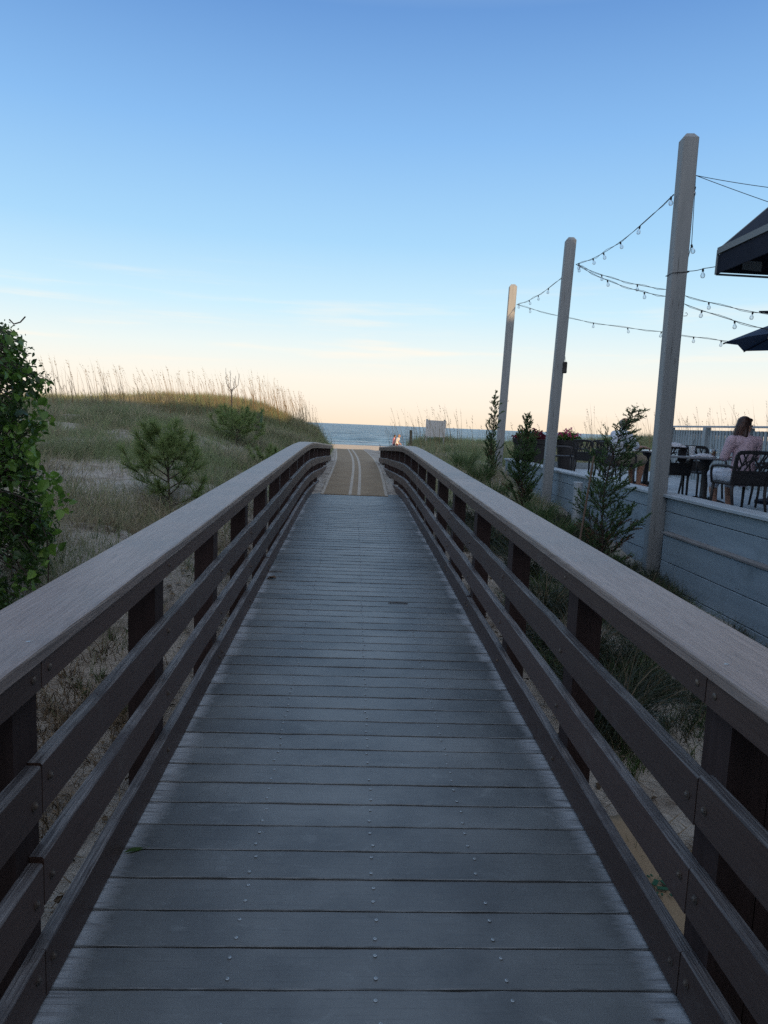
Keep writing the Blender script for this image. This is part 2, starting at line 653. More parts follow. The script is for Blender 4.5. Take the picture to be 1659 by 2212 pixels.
def ground(x, y):
    """height of the sand for arrays or numbers"""
    x, y = np.asarray(x, float), np.asarray(y, float)
    sh = x.shape
    x, y = x.ravel(), y.ravel()
    q = np.stack([np.clip(x, -50, 50), np.clip(y, -30, 150)], 1) * _S
    res = np.empty(len(q))
    for i in range(0, len(q), 20000):
        k = q[i:i + 20000]
        res[i:i + 20000] = _phi(k, _xy) @ _W[:_n] + _W[_n] + k @ _W[_n + 1:]
    res = np.minimum(res, 2.5)
    far = np.clip((y - 40) / 15, 0, 1)
    # the beach beyond the dunes is smooth; the dunes are humped
    amp = 1 - far
    res += amp * ((noise2(x + 90, y + 90, 2.6, 1) - .5) * .26 + (noise2(x + 50, y + 70, .8, 2) - .5) * .12) * np.clip((np.abs(x - BC) - 1.0) / 1.5, 0, 1)
    res += amp * (noise2(x + 33, y + 41, .22, 3) - .5) * .025
    tw = np.clip((1.75 - np.abs(x - mat_center(y))) / .8, 0, 1) * np.clip((y - 14.2) / .8, 0, 1) * np.clip((41 - y) / 4, 0, 1)
    tw = tw * tw * (3 - 2 * tw)
    dr = np.clip((np.abs(x - mat_center(y)) - .48) / .25, 0, 1)
    res = res * (1 - tw) + (mat_prof(y) - .012 + dr * (noise2(x * 1.0 + 7, y + 3, .55, 8) - .22) * .10) * tw
    inter = (x > 4.3) & (x < 8.6) & (y < 20.4)
    res = np.where(inter, np.minimum(res, .2), res)
    return res.reshape(sh) if sh else float(res[0])


gx = np.concatenate([[-3000, -1500, -700, -300, -150, -90, -65], np.arange(-50, -16, 1.0), np.arange(-16, -6, .3), np.arange(-6, 6.5, .11), np.arange(6.5, 16, .4), np.arange(16, 51, 1.5), [65, 90, 150, 300, 700, 1500, 3000]])
gy = np.concatenate([[-400, -120, -60], np.arange(-30, 0, 2.0), np.arange(0, 14, .11), np.arange(14, 38, .25), np.arange(38, 60, .8), np.arange(60, 151, 3.0), [170]])
GX, GY = np.meshgrid(gx, gy)
GZ = ground(GX, GY)
V = np.stack([GX.ravel(), GY.ravel(), GZ.ravel()], 1)
nx, ny = len(gx), len(gy)
I, J = np.meshgrid(np.arange(nx - 1), np.arange(ny - 1))
b0 = (J * nx + I).ravel()
Fq = np.stack([b0, b0 + 1, b0 + nx + 1, b0 + nx], 1)
m_sand = mat('sand', (.42, .39, .34), (.31, .285, .25), ns=3.0, detail=9, rough=.95, spec=.1, bump=.9, bd=.06, c3=(.21, .18, .15), s3=2.2, t3=(.50, .64), nr=.7, shift=False)
t_ = m_sand.node_tree                         # golden evening light of the open beach, mixed into the sand colour
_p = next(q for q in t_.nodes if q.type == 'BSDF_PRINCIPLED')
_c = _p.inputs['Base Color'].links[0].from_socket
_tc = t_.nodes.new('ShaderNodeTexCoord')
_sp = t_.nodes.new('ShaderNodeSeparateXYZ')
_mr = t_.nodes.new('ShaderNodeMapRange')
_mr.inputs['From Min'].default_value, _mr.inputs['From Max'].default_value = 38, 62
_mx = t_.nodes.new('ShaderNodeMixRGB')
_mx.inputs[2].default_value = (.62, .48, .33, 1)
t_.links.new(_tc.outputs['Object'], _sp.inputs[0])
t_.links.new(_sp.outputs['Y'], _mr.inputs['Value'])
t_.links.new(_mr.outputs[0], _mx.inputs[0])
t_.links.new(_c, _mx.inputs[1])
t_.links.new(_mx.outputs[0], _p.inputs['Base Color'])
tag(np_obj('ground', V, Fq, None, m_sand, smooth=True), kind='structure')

# ------------------------------------------------------------------ sea
def sea_material():
    m = bpy.data.materials.new('sea')
    m.use_nodes = True
    t = m.node_tree
    t.nodes.clear()
    N, L = t.nodes.new, t.links.new
    o = N('ShaderNodeOutputMaterial')
    p = N('ShaderNodeBsdfPrincipled')
    p.inputs['Roughness'].default_value = .30
    p.inputs['IOR'].default_value = 1.33
    p.inputs['Specular IOR Level'].default_value = .22
    tc = N('ShaderNodeTexCoord')
    mp = N('ShaderNodeMapping')
    mp.inputs['Scale'].default_value = (.16, .50, 1)
    L(tc.outputs['Object'], mp.inputs[0])
    no = N('ShaderNodeTexNoise')
    no.inputs['Scale'].default_value = 1.0
    no.inputs['Detail'].default_value = 5
    no.inputs['Roughness'].default_value = .6
    no.inputs['Distortion'].default_value = .5
    L(mp.outputs[0], no.inputs['Vector'])
    b = N('ShaderNodeBump')
    b.inputs['Strength'].default_value = 1.0
    b.inputs['Distance'].default_value = 2.2
    L(no.outputs[0], b.inputs['Height'])
    L(b.outputs[0], p.inputs['Normal'])
    # light and dark patches of the swell, painted into the water colour
    mp2 = N('ShaderNodeMapping')
    mp2.inputs['Scale'].default_value = (.09, .11, 1)
    L(tc.outputs['Object'], mp2.inputs[0])
    n2 = N('ShaderNodeTexNoise')
    n2.inputs['Scale'].default_value = 1.0
    n2.inputs['Detail'].default_value = 7
    n2.inputs['Roughness'].default_value = .7
    L(mp2.outputs[0], n2.inputs['Vector'])
    g = N('ShaderNodeMapRange')
    g.inputs['From Min'].default_value = .42
    g.inputs['From Max'].default_value = .64
    L(n2.outputs[0], g.inputs['Value'])
    mi = N('ShaderNodeMixRGB')
    mi.inputs[1].default_value = (.012, .055, .10, 1)
    mi.inputs[2].default_value = (.22, .36, .45, 1)
    L(g.outputs[0], mi.inputs[0])
    L(mi.outputs[0], p.inputs['Base Color'])
    L(p.outputs[0], o.inputs[0])
    return m


SEA_Z = -1.72
# swell is modelled near the beach; beyond that the sheet runs flat to the horizon
sx = np.concatenate([[-40000, -8000, -2000, -600, -200], np.arange(-120, 121, 3.0), [200, 600, 2000, 8000, 40000]])
sy = np.concatenate([np.arange(96, 190, .9), np.arange(190, 420, 5.0), [440, 500, 700, 1200, 3000, 9000, 40000]])
SX, SY = np.meshgrid(sx, sy)
ph = (SY + 4 * noise2(SX + 200, SY, 30, 4)) / 7.5 * 2 * PI
near = np.clip((430 - SY) / 200, 0, 1)
SZ = SEA_Z + near * (.10 * np.sin(ph) * np.clip((SY - 112) / 12, 0, 1) + .16 * (noise2(SX + 300, SY, 4.0, 5) - .5) * np.clip((SY - 118) / 12, 0, 1))
V = np.stack([SX.ravel(), SY.ravel(), SZ.ravel()], 1)
nx, ny = len(sx), len(sy)
I, J = np.meshgrid(np.arange(nx - 1), np.arange(ny - 1))
b0 = (J * nx + I).ravel()
tag(np_obj('sea', V, np.stack([b0, b0 + 1, b0 + nx + 1, b0 + nx], 1), None, sea_material(), smooth=True), kind='structure')
# foam of the spent wave on the sand
m_foam = mat('foam', (.62, .66, .68), (.5, .55, .58), ns=1.2, rough=.8, shift=False)
mb = MB()
for (y0, wd, zz) in ((117.5, .9, .05), (121.5, 1.1, .14), (128, 1.2, .2), (136, 1.5, .2)):
    x = -90.0
    while x < 100:
        ln = random.uniform(5, 22)
        if random.random() < .75:
            k = int(ln / 1.5) + 2
            pts = [(x + ln * i / (k - 1), y0 + 1.6 * math.sin((x + ln * i / (k - 1)) * .11 + y0) + random.uniform(-.15, .15)) for i in range(k)]
            ws = [wd * math.sin(PI * (i + .3) / (k - .4)) * random.uniform(.4, 1) for i in range(k)]
            mb.add([(p[0], p[1] - q / 2, SEA_Z + zz) for p, q in zip(pts, ws)] + [(p[0], p[1] + q / 2, SEA_Z + zz + .01) for p, q in zip(pts, ws)], [[i, i + 1, k + i + 1, k + i] for i in range(k - 1)])
        x += ln + random.uniform(0, 8)
tag(mb.build('surf_foam', m_foam), 'broken white lines of foam along the waterline of the beach', 'foam', kind='stuff')

# ------------------------------------------------------------------ boardwalk
m_post = mat('dark_stain', (.040, .026, .024), (.055, .036, .034), scale=(14, 14, 1.2), ns=3, rough=.75, spec=.2, bump=.25, bd=.004, rnd=.2)
m_rail = mat('brown_stain', (.066, .040, .034), (.094, .061, .051), scale=(60, 1.4, 60), ns=2.4, detail=8, rough=.50, spec=.42, bump=.35, bd=.003, rnd=.22, lo=.30, hi=.70, c3=(.115, .092, .083), s3=4.5, t3=(.60, .80))
m_worn = mat('worn_wood', (.23, .215, .21), (.06, .05, .05), scale=(110, 1.6, 40), ns=2.0, detail=8, rough=.60, spec=.4, bump=.9, bd=.005, rnd=.16, lo=.36, hi=.72, rings=((.22, .30, .3), 22, .22), c3=(.06, .048, .047), s3=2.2, t3=(.50, .66))
m_cap = mat('cap_wood', (.33, .265, .236), (.19, .147, .13), scale=(120, 1.6, 40), ns=2.2, detail=8, rough=.44, spec=.55, bump=.7, bd=.004, rnd=.12, lo=.34, hi=.86, rings=((.13, .22, .3), 34, .30), c3=(.20, .172, .16), s3=1.1, t3=(.45, .7))
m_bolt = mat('bolt_steel', (.10, .09, .085), (.16, .12, .09), ns=40, rough=.5, spec=.5, metal=.5)
m_screw = mat('screw_steel', (.42, .46, .48), rough=.35, metal=.6)


def deck_material():
    m = bpy.data.materials.new('deck_coating')
    m.use_nodes = True
    t = m.node_tree
    t.nodes.clear()
    N, L = t.nodes.new, t.links.new
    o = N('ShaderNodeOutputMaterial')
    p = N('ShaderNodeBsdfPrincipled')
    p.inputs['Specular IOR Level'].default_value = .75
    tc = N('ShaderNodeTexCoord')
    at_ = N('ShaderNodeAttribute')
    at_.attribute_name = 'rnd'
    sp = N('ShaderNodeSeparateXYZ')
    L(tc.outputs['Object'], sp.inputs[0])
    cx = N('ShaderNodeCombineXYZ')
    mu = N('ShaderNodeMath')
    mu.operation = 'MULTIPLY'
    mu.inputs[1].default_value = 61
    L(at_.outputs['Fac'], mu.inputs[0])
    L(mu.outputs[0], cx.inputs[1])

    def noise(scale, ns, det, ro, off=True, dist=0):
        mp = N('ShaderNodeMapping')
        mp.inputs['Scale'].default_value = scale
        L(tc.outputs['Object'], mp.inputs[0])
        v = mp.outputs[0]
        if off:
            va = N('ShaderNodeVectorMath')
            L(v, va.inputs[0])
            L(cx.outputs[0], va.inputs[1])
            v = va.outputs[0]
        n = N('ShaderNodeTexNoise')
        n.inputs['Scale'].default_value = ns
        n.inputs['Detail'].default_value = det
        n.inputs['Roughness'].default_value = ro
        n.inputs['Distortion'].default_value = dist
        L(v, n.inputs['Vector'])
        return n.outputs[0]

    def rng(v, a, b, c=0, d=1):
        g = N('ShaderNodeMapRange')
        g.inputs['From Min'].default_value, g.inputs['From Max'].default_value = a, b
        g.inputs['To Min'].default_value, g.inputs['To Max'].default_value = c, d
        L(v, g.inputs['Value'])
        return g.outputs[0]

    def op(kind, a, b):
        q = N('ShaderNodeMath')
        q.operation = kind
        for i, z in enumerate((a, b)):
            if isinstance(z, (int, float)):
                q.inputs[i].default_value = z
            else:
                L(z, q.inputs[i])
        return q.outputs[0]

    def mix(f, a, b):
        q = N('ShaderNodeMixRGB')
        L(f, q.inputs[0])
        for i, z in ((1, a), (2, b)):
            if isinstance(z, tuple):
                q.inputs[i].default_value = (*z, 1)
            else:
                L(z, q.inputs[i])
        return q.outputs[0]
    ring_n = noise((.55, 5.0, 1), 1.0, 2, .5)
    rr_ = op('POWER', op('PINGPONG', op('MULTIPLY', ring_n, 26), 1.0), 2.0)
    grain = op('ADD', op('MULTIPLY', noise((1.6, 70, 1), 2.0, 8, .62), .8), op('MULTIPLY', rr_, .22))
    blotch = noise((1.0, 1.0, 1), 1.6, 6, .6, off=False)
    speck = noise((3, 3, 1), 6, 8, .75)
    coat = mix(rng(blotch, .38, .62), (.082, .091, .095), (.150, .162, .163))
    coat = mix(op('MULTIPLY', rng(speck, .56, .76), .5), coat, (.17, .19, .19))
    scuff = noise((2.4, 5, 1), 1.7, 9, .75, off=False, dist=1.2)
    coat = mix(op('MULTIPLY', rng(scuff, .57, .72), .6), coat, (.21, .235, .24))
    coat = mix(op('MULTIPLY', rng(scuff, .40, .30), .35), coat, (.045, .05, .052))
    coat = mix(op('MULTIPLY', rng(noise((1.6, 60, 1), 2.0, 6, .6), .54, .74), .5), coat, (.045, .052, .056))
    vv = N('ShaderNodeVectorMath')
    vv.operation = 'SCALE'
    L(coat, vv.inputs[0])
    L(rng(at_.outputs['Fac'], 0, 1, .80, 1.20), vv.inputs['Scale'])
    coat = vv.outputs[0]
    bare = mix(rng(grain, .38, .70), (.40, .43, .455), (.13, .135, .14))
    knots = noise((9, 22, 1), 1.0, 1, .5)
    bare = mix(op('MULTIPLY', rng(knots, .74, .80), .8), bare, (.07, .05, .04))
    # the coating stops short of both plank ends, with a feathered edge of its own on every plank
    d = op('ABSOLUTE', op('SUBTRACT', sp.outputs['X'], BC), 0)
    edge = op('ADD', op('ADD', d, op('MULTIPLY', op('SUBTRACT', grain, .5), .13)), op('MULTIPLY', op('SUBTRACT', at_.outputs['Fac'], .5), .075))
    edge = op('ADD', edge, op('MULTIPLY', op('SUBTRACT', noise((1, .5, 1), 1.1, 3, .5, off=False), .5), .10))
    edge = op('SUBTRACT', edge, rng(sp.outputs['Y'], 2.0, 8.0, 0, .04))
    f = rng(edge, .845, .905)
    col = mix(f, coat, bare)
    L(col, p.inputs['Base Color'])
    L(rng(f, 0, 1, .47, .62), p.inputs['Roughness'])
    b = N('ShaderNodeBump')
    b.inputs['Strength'].default_value = .5
    b.inputs['Distance'].default_value = .004
    h = op('ADD', op('MULTIPLY', speck, .35), op('MULTIPLY', grain, rng(f, 0, 1, .3, 1.2)))
    L(h, b.inputs['Height'])
    L(b.outputs[0], p.inputs['Normal'])
    L(p.outputs[0], o.inputs[0])
    return m


m_deck = deck_material()
m_lip = mat('worn_lip', (.10, .11, .115), (.24, .26, .27), scale=(7, 7, 7), ns=1.5, detail=7, rough=.7, lo=.38, hi=.66)
bridge = thing('footbridge', 'long brown wooden boardwalk with arched railings leading over the sand to the sea', 'footbridge')
mb = MB()
y = -1.6
PW = .168
while y < 15.0:
    wob = random.uniform(-.0009, .0009)
    z = deck_h(y + PW / 2)
    sl = (deck_h(y + PW) - deck_h(y)) / PW
    g = random.uniform(.0012, .0030) * (1 if y < 5 else .6)
    r = random.random()
    a, b_ = -PW / 2 + g / 2, PW / 2 - g / 2
    prof = [(a, -.035), (b_, -.035), (b_, -.0014), (b_ - .004, 0), (a + .004, 0), (a, -.0014)]
    hw = half_w(y) + .03
    n = 15
    path = [(BC - hw + 2 * hw * i / (n - 1) + (random.uniform(-.012, .012) if i in (0, n - 1) else 0), y + PW / 2 + random.uniform(-.0018, .0018), z + wob + random.uniform(-.0012, .0012)) for i in range(n)]
    mb.sweep(path, prof, 0, r, [0, 0, 2, 0, 2, 0], axis='x')
    if y < 11:
        for sx_ in (-.43, .0, .43):
            for q in (-.045, .042):
                if random.random() < .93:
                    px_ = BC + sx_ + random.uniform(-.008, .008) + (.03 if sx_ == 0 else 0)
                    py_ = y + PW / 2 + q + random.uniform(-.008, .008)
                    mb.lathe([(.0065, 0), (.006, .0022), (.0032, .0028), (.003, .0010), (0, .0010)], (px_, py_, z + wob + .0012), 8, 1, r)
    y += PW
mb.build('deck', [m_deck, m_screw, m_lip], bridge)
# joists under the planks
for sx_ in (-.8, 0, .8):
    mb = MB()
    mb.sweep([(BC + sx_, y, deck_h(y) - .036) for y in np.arange(-1.6, 15, 1.2)], [(-.02, -.2), (.02, -.2), (.02, 0), (-.02, 0)], 0)
    mb.build('joist', m_post, bridge)

BAY = 1.352
POSTY = [1.89 + BAY * k for k in range(-2, 17)]      # -0.7 ... 23.9
NP = len(POSTY)


def side_path(s, k0, k1, dz, dx=0.0, inset=.003, bow=0.0):
    """points of a board between the posts k0 and k1 on side s; its foot follows the curve of the deck"""
    pts = []
    for k in range(k0, k1 + 1):
        y = POSTY[k]
        if k == k0: y += inset
        if k == k1: y -= inset
        pts.append((BC + s * (half_w(y) + dx), y, deck_h(y) + dz))
    if k0 == k1 - 0 or len(pts) < 2:
        return pts
    return pts


def bolt(mb, s, y, z, mi, rad=.009):
    x = BC + s * (half_w(y) - .0005)
    rot = Matrix.Rotation(-s * PI / 2, 3, 'Y')
    mb.lathe([(rad * 1.5, -.001), (rad * 1.5, .002), (rad, .003), (rad * .95, .006), (rad * .5, .009), (0, .010)], (x, y, z), 8, mi, .5, rot)


for s in (-1, 1):
    # posts: broad face towards the walker, standing behind the boards
    for k, y in enumerate(POSTY):
        dbl = (0.0, .125) if (s == 1 and k == 2) else (0.0,)
        for q in dbl:
            mb = MB()
            x = BC + s * (half_w(y) + .042 + .062 + q)
            gz = min(ground(x, y), deck_h(y)) - .25
            zt = deck_h(y) + 1.028
            mb.box((x, y, (gz + zt) / 2), (.122, .142, zt - gz), None, 0, .006)
            mb.build('post', m_post, bridge)
    # three rows of side boards and the fascia under the cap
    rows = ((.014, .165), (.290, .440), (.575, .725))
    starts = {0: (2, 4, 6, 8, 10, 11, 13, 14, 16, 18), 1: (2, 5, 7, 9, 11, 12, 14, 16, 18), 2: (2, 5, 8, 10, 12, 14, 16, 18)} if s == -1 else {0: (2, 5, 6, 8, 10, 12, 14, 15, 17, 18), 1: (2, 6, 8, 10, 11, 13, 15, 18), 2: (2, 6, 9, 11, 13, 14, 16, 18)}
    for ri, (z0, z1) in enumerate(rows):
        ks = [0] + list(starts[ri])
        for k0, k1 in zip(ks[:-1], ks[1:]):
            mb = MB()
            off = random.uniform(-.009, .009)
            tk = .041
            u = [(0, z0), (tk, z0), (tk, z1), (.006, z1), (0, z1 - .006)]
            if s == -1:
                u = [(-a, b) for a, b in u][::-1]
            top = 2 if s == 1 else 1
            path = side_path(s, k0, k1, off)
            # finer path so that each board is slightly uneven along its length
            fine = []
            for a, b in zip(path[:-1], path[1:]):
                for i in range(5):
                    t = i / 5
                    fine.append(tuple(a[j] * (1 - t) + b[j] * t + (random.uniform(-.0026, .0026) if i else 0) * (j != 1) for j in range(3)))
            fine.append(path[-1])
            mats = [0] * 5
            mats[top] = 1
            if s == 1: mats[3] = 1
            else: mats[0] = 1
            mb.sweep(fine, u, 0, None, mats)
            for k in range(k0, k1 + 1):
                yb = POSTY[k] + (.05 if k == k0 else -.05 if k == k1 else 0)
                bolt(mb, s, yb, deck_h(yb) + (z0 + z1) / 2 + off + random.uniform(-.02, .02), 2)
            mb.build('side_board', [m_rail, m_worn, m_bolt], bridge)
    ks = (0, 2, 5, 8, 11, 13, 15, 18) if s == -1 else (0, 2, 6, 9, 11, 13, 16, 18)
    for k0, k1 in zip(ks[:-1], ks[1:]):
        mb = MB()
        u = [(-.004, .948), (.038, .948), (.038, 1.029), (-.004, 1.029)]
        if s == -1:
            u = [(-a, b) for a, b in u][::-1]
        mb.sweep(side_path(s, k0, k1, 0), u, 0)
        for k in range(k0, k1 + 1):
            yb = POSTY[k] + (.05 if k == k0 else -.05 if k == k1 else 0)
            bolt(mb, s, yb, deck_h(yb) + .99, 1, .011 if k in (2,) else .009)
        mb.build('fascia_board', [m_rail, m_bolt], bridge)
    ks = (0, 7, 12, 15, 18) if s == -1 else (0, 6, 11, 14, 18)
    for k0, k1 in zip(ks[:-1], ks[1:]):
        mb = MB()
        a, b, c = -.012, .262, .010
        u = [(a, 1.031), (b, 1.031), (b, 1.066), (b - c, 1.071), (a + c, 1.071), (a + .002, 1.067), (a, 1.06)]
        if s == -1:
            u = [(-p, q) for p, q in u][::-1]
        path = side_path(s, k0, k1, 0)
        fine = []
        for p, q in zip(path[:-1], path[1:]):
            for i in range(4):
                t = i / 4
                fine.append(tuple(p[j] * (1 - t) + q[j] * t for j in range(3)))
        fine.append(path[-1])
        mb.sweep(fine, u, 0)
        for k in range(k0, k1 + 1):
            for q in (.04, .20):
                yb = POSTY[k] + random.uniform(-.03, .03) + (.04 if k == k0 else -.04 if k == k1 else 0)
                mb.lathe([(.0065, 0), (.006, .002), (.003, .0025), (0, .001)], (BC + s * (half_w(yb) + q), yb, deck_h(yb) + 1.0705), 8, 1, .5)
        mb.build('cap_board', [m_cap, m_screw], bridge)

# ------------------------------------------------------------------ roll-out mat over the sand
m_mat = mat('mat_fabric', (.275, .22, .15), (.225, .175, .12), ns=2.4, detail=8, rough=.9, spec=.15, bump=.3, bd=.01, shift=False)
m_stripe = mat('mat_stripe', (.43, .395, .335), (.34, .31, .26), ns=5, rough=.9, shift=False)


mb = MB()
ys = list(np.arange(14.45, 37.6, .2))
MW = .70


def mat_h(x, y):
    return max(float(mat_prof(y)) + .03, deck_h(y) + .014 if y < 15.2 else -9) + .022 * (float(noise2(np.array([x * .5 + 9]), np.array([y]), .45, 9)[0]) - .5) * min(1, (y - 14.4) / .6)


cols_ = [-MW, -MW + .06, -.5, -.35, -.22, -.125, -.06, 0, .06, .125, .22, .35, .5, MW - .06, MW]
vs = [(mat_center(y) + c, y, mat_h(c, y)) for y in ys for c in cols_]
k = len(cols_)
mi = [1, 0, 0, 0, 0, 1, 0, 0, 1, 0, 0, 0, 0, 1]
fs, ms = [], []
for i in range(len(ys) - 1):
    for j in range(k - 1):
        fs.append([i * k + j, i * k + j + 1, (i + 1) * k + j + 1, (i + 1) * k + j])
        ms.append(mi[j])
n0 = len(vs)
vs += [(x, y, z - .02) for (x, y, z) in vs]
rim = [i * k for i in range(len(ys))]
rim2 = [i * k + k - 1 for i in range(len(ys))]
for a, b in zip(rim[:-1], rim[1:]):
    fs.append([b, a, a + n0, b + n0])
    ms.append(1)
for a, b in zip(rim2[:-1], rim2[1:]):
    fs.append([a, b, b + n0, a + n0])
    ms.append(1)
for j in range(k - 1):
    fs.append([j, j + 1, j + 1 + n0, j + n0])
    ms.append(0)
mb.add(vs, fs, ms, .5)
bm_ = mb.build('beach_mat', [m_mat, m_stripe])
tag(bm_, 'tan roll-out mat with two pale stripes on the sand beyond the boardwalk', 'mat')


# ------------------------------------------------------------------ buildings behind and beside the camera (they throw the evening shade)
m_stucco = mat('stucco', (.30, .27, .23), (.26, .235, .20), ns=3, rough=.9, spec=.1, shift=False)
m_glassd = mat('dark_window', (.03, .035, .04), rough=.12, spec=.6)
m_white = mat('white_trim', (.6, .6, .58), rough=.6)
m_roof = mat('roof_shingle', (.11, .10, .10), (.08, .075, .075), ns=20, rough=.9, shift=False)
hotel = thing('hotel', 'tan three storey hotel standing behind the start of the boardwalk', 'building', (0, -12, -.6))


def hotel_wing(x0, x1, top, parent):
    mb = MB()
    mb.box(((x0 + x1) / 2, -6, top / 2), (x1 - x0, 12, top), None, 0)
    mb.build('wall', m_stucco, parent)
    mb = MB()
    mb.box(((x0 + x1) / 2, -6, top + .15), (x1 - x0 + .4, 12.5, .3), None, 0)
    mb.build('roof', m_roof, parent)
    fl = max(2, int(top / 3))
    for f_ in range(fl):
        x = x0 + 1.6
        while x < x1 - 1.5:
            mb = MB()
            mb.box((x, .03, .9 + f_ * 3.0 + .9), (1.7, .1, 1.8), None, 0)
            o = mb.build('window', m_white, parent)
            mb = MB()
            mb.box((x, .065, .9 + f_ * 3.0 + .9), (1.5, .06, 1.6), None, 0)
            mb.build('pane', m_glassd, o)
            x += 4.2


hotel_wing(-34, 5.2, 8.9, hotel)
hotel_wing(5.25, 40, 10.45, hotel)
mb = MB()
mb.box((7.2, -2.2, 11.3), (3.0, 4.2, 1.2), None, 0)
mb.build('roof_shade_block', m_stucco, hotel)  # rooftop block added to keep the top of the middle post in shade
# unseen roof on posts behind the camera, added to darken the near deck
mb = MB()
mb.box((0, 5.6, 3.75), (7.4, 10.6, .3), None, 0)
mb.build('added_shade_roof', m_roof, hotel)
for q in (-3.5, 3.5):
    for v in (1.0, 5.6, 10.6):
        mb = MB()
        mb.box((q, v, 1.7), (.2, .2, 3.8), None, 0)
        mb.build('shade_roof_post', m_white, hotel)
m_board = mat('pale_siding', (.42, .45, .47), (.38, .41, .43), scale=(1, 1, 14), ns=2, rough=.7, shift=False)
rest = thing('restaurant', 'pale boarded restaurant with shaded terrace beside the boardwalk', 'building', (0, 0, -.3))
mb = MB()
mb.box((13.2, -1.5, 3.7), (9, 26, 7.6), None, 0)
mb.build('wall', m_board, rest)
mb = MB()
mb.box((13.2, -1.5, 7.65), (9.8, 26.8, .3), None, 0)
mb.build('roof', m_roof, rest)
for y in (-11, -7, -3, 1, 5, 8.8):
    mb = MB()
    mb.box((8.68, y, 2.4), (.1, 1.9, 1.5), None, 0)
    o = mb.build('window', m_white, rest)
    mb = MB()
    mb.box((8.63, y, 2.4), (.06, 1.7, 1.3), None, 0)
    mb.build('pane', m_glassd, o)

# ------------------------------------------------------------------ terrace
FLOOR = .72
WX = 4.475
CAPT = .945
m_tw = mat('grey_blue_paint', (.28, .335, .37), (.22, .27, .305), scale=(8, .8, 8), ns=1.2, detail=8, rough=.6, spec=.35, bump=.2, bd=.004, rnd=.07, c3=(.15, .185, .205), s3=1.6, t3=(.55, .8), lo=.3, hi=.7)
m_tcap = mat('pale_blue_paint', (.40, .44, .47), (.33, .37, .40), scale=(14, 1, 6), ns=2, detail=8, rough=.6, spec=.35, bump=.25, bd=.004, rnd=.05, c3=(.26, .27, .27), s3=2.0, t3=(.58, .8))
m_ledge = mat('bare_ledge', (.30, .29, .28), (.17, .16, .155), scale=(14, 1, 6), ns=2.5, detail=8, rough=.8, bump=.4, bd=.005, rnd=.1)
m_floor = mat('terrace_paint', (.36, .40, .43), (.28, .32, .35), scale=(2, .7, 1), ns=3, rough=.6, rnd=.1)
m_nail = mat('nail_rust', (.06, .045, .04), rough=.8)
wall = thing('retaining_wall', 'grey blue painted plank wall with flat cap holding up the dining terrace', 'wall', (WX, 0, 0))
WY0, WY1 = -3.0, 20.2


def boards(lines, x, y0, y1, name, jn, th=.035):
    """courses of horizontal planks; joints at different places in each course"""
    mb = MB()
    for i, (a, b) in enumerate(zip(lines[:-1], lines[1:])):
        y = y0
        js = [q + jn[i % len(jn)] for q in np.arange(math.floor(y0 / 4.2) * 4.2, y1, 4.2)]
        js = [y0] + [q for q in js if y0 + .3 < q < y1 - .3] + [y1]
        for p, q in zip(js[:-1], js[1:]):
            dx = random.uniform(-.003, .003)
            mb.box((x + dx + th / 2, (p + q) / 2, (a + b) / 2), (th, q - p - .005, b - a - .011), None, 0, .004)
            for yy in (p + .04, q - .04):
                for zz in (a + .05, b - .05):
                    mb.box((x + dx - .001, yy + random.uniform(-.01, .01), zz + random.uniform(-.012, .012)), (.004, .009, .009), None, 1)
    return mb.build(name, [m_tw, m_nail], wall)


boards([-.62, -.28, .05, .38, .70, .903], 0.0, WY0, WY1, 'upper_boards', (1.3, 3.1, .2, 2.2, 1.7, 3.6, .9))
boards([-.62, -.28, .04, .403], -.105, WY0, 9.45, 'lower_boards', (2.0, .6, 3.3, 1.1, 2.6))
mb = MB()
for p, q in ((WY0, .9), (.9, 5.2), (5.2, 9.48)):
    mb.box((-.062, (p + q) / 2, .42), (.125, q - p - .006, .032), None, 0, .005)
mb.build('ledge', m_ledge, wall)
mb = MB()
for p, q in ((WY0, 1.5), (1.5, 5.7), (5.7, 9.9), (9.9, 13.9), (13.9, 17.4), (17.4, WY1)):
    n = 5
    pth = [(0, p + .002 + (q - p - .004) * i / n, random.uniform(-.004, .004)) for i in range(n + 1)]
    a, b = -.055, .24
    mb.sweep(pth, [(a, .905), (b, .905), (b, CAPT - .006), (b - .006, CAPT), (a + .008, CAPT), (a, CAPT - .008)], 0)
mb.build('wall_cap', m_tcap, wall)
mb = MB()
for z0, z1 in ((-.6, -.1), (-.095, .35), (.355, .9)):
    mb.box((2.1, WY1 + .02, (z0 + z1) / 2), (4.2, .04, z1 - z0), None, 0, .004)
mb.build('end_boards', m_tw, wall)

mb = MB()
x = WX + .26
while x < 8.7:
    mb.box((x + .07, (WY0 + WY1) / 2, FLOOR - .02), (.134, WY1 - WY0 - .1, .04), None, 0, .003)
    x += .14
tag(mb.build('terrace_floor', m_floor), kind='structure')

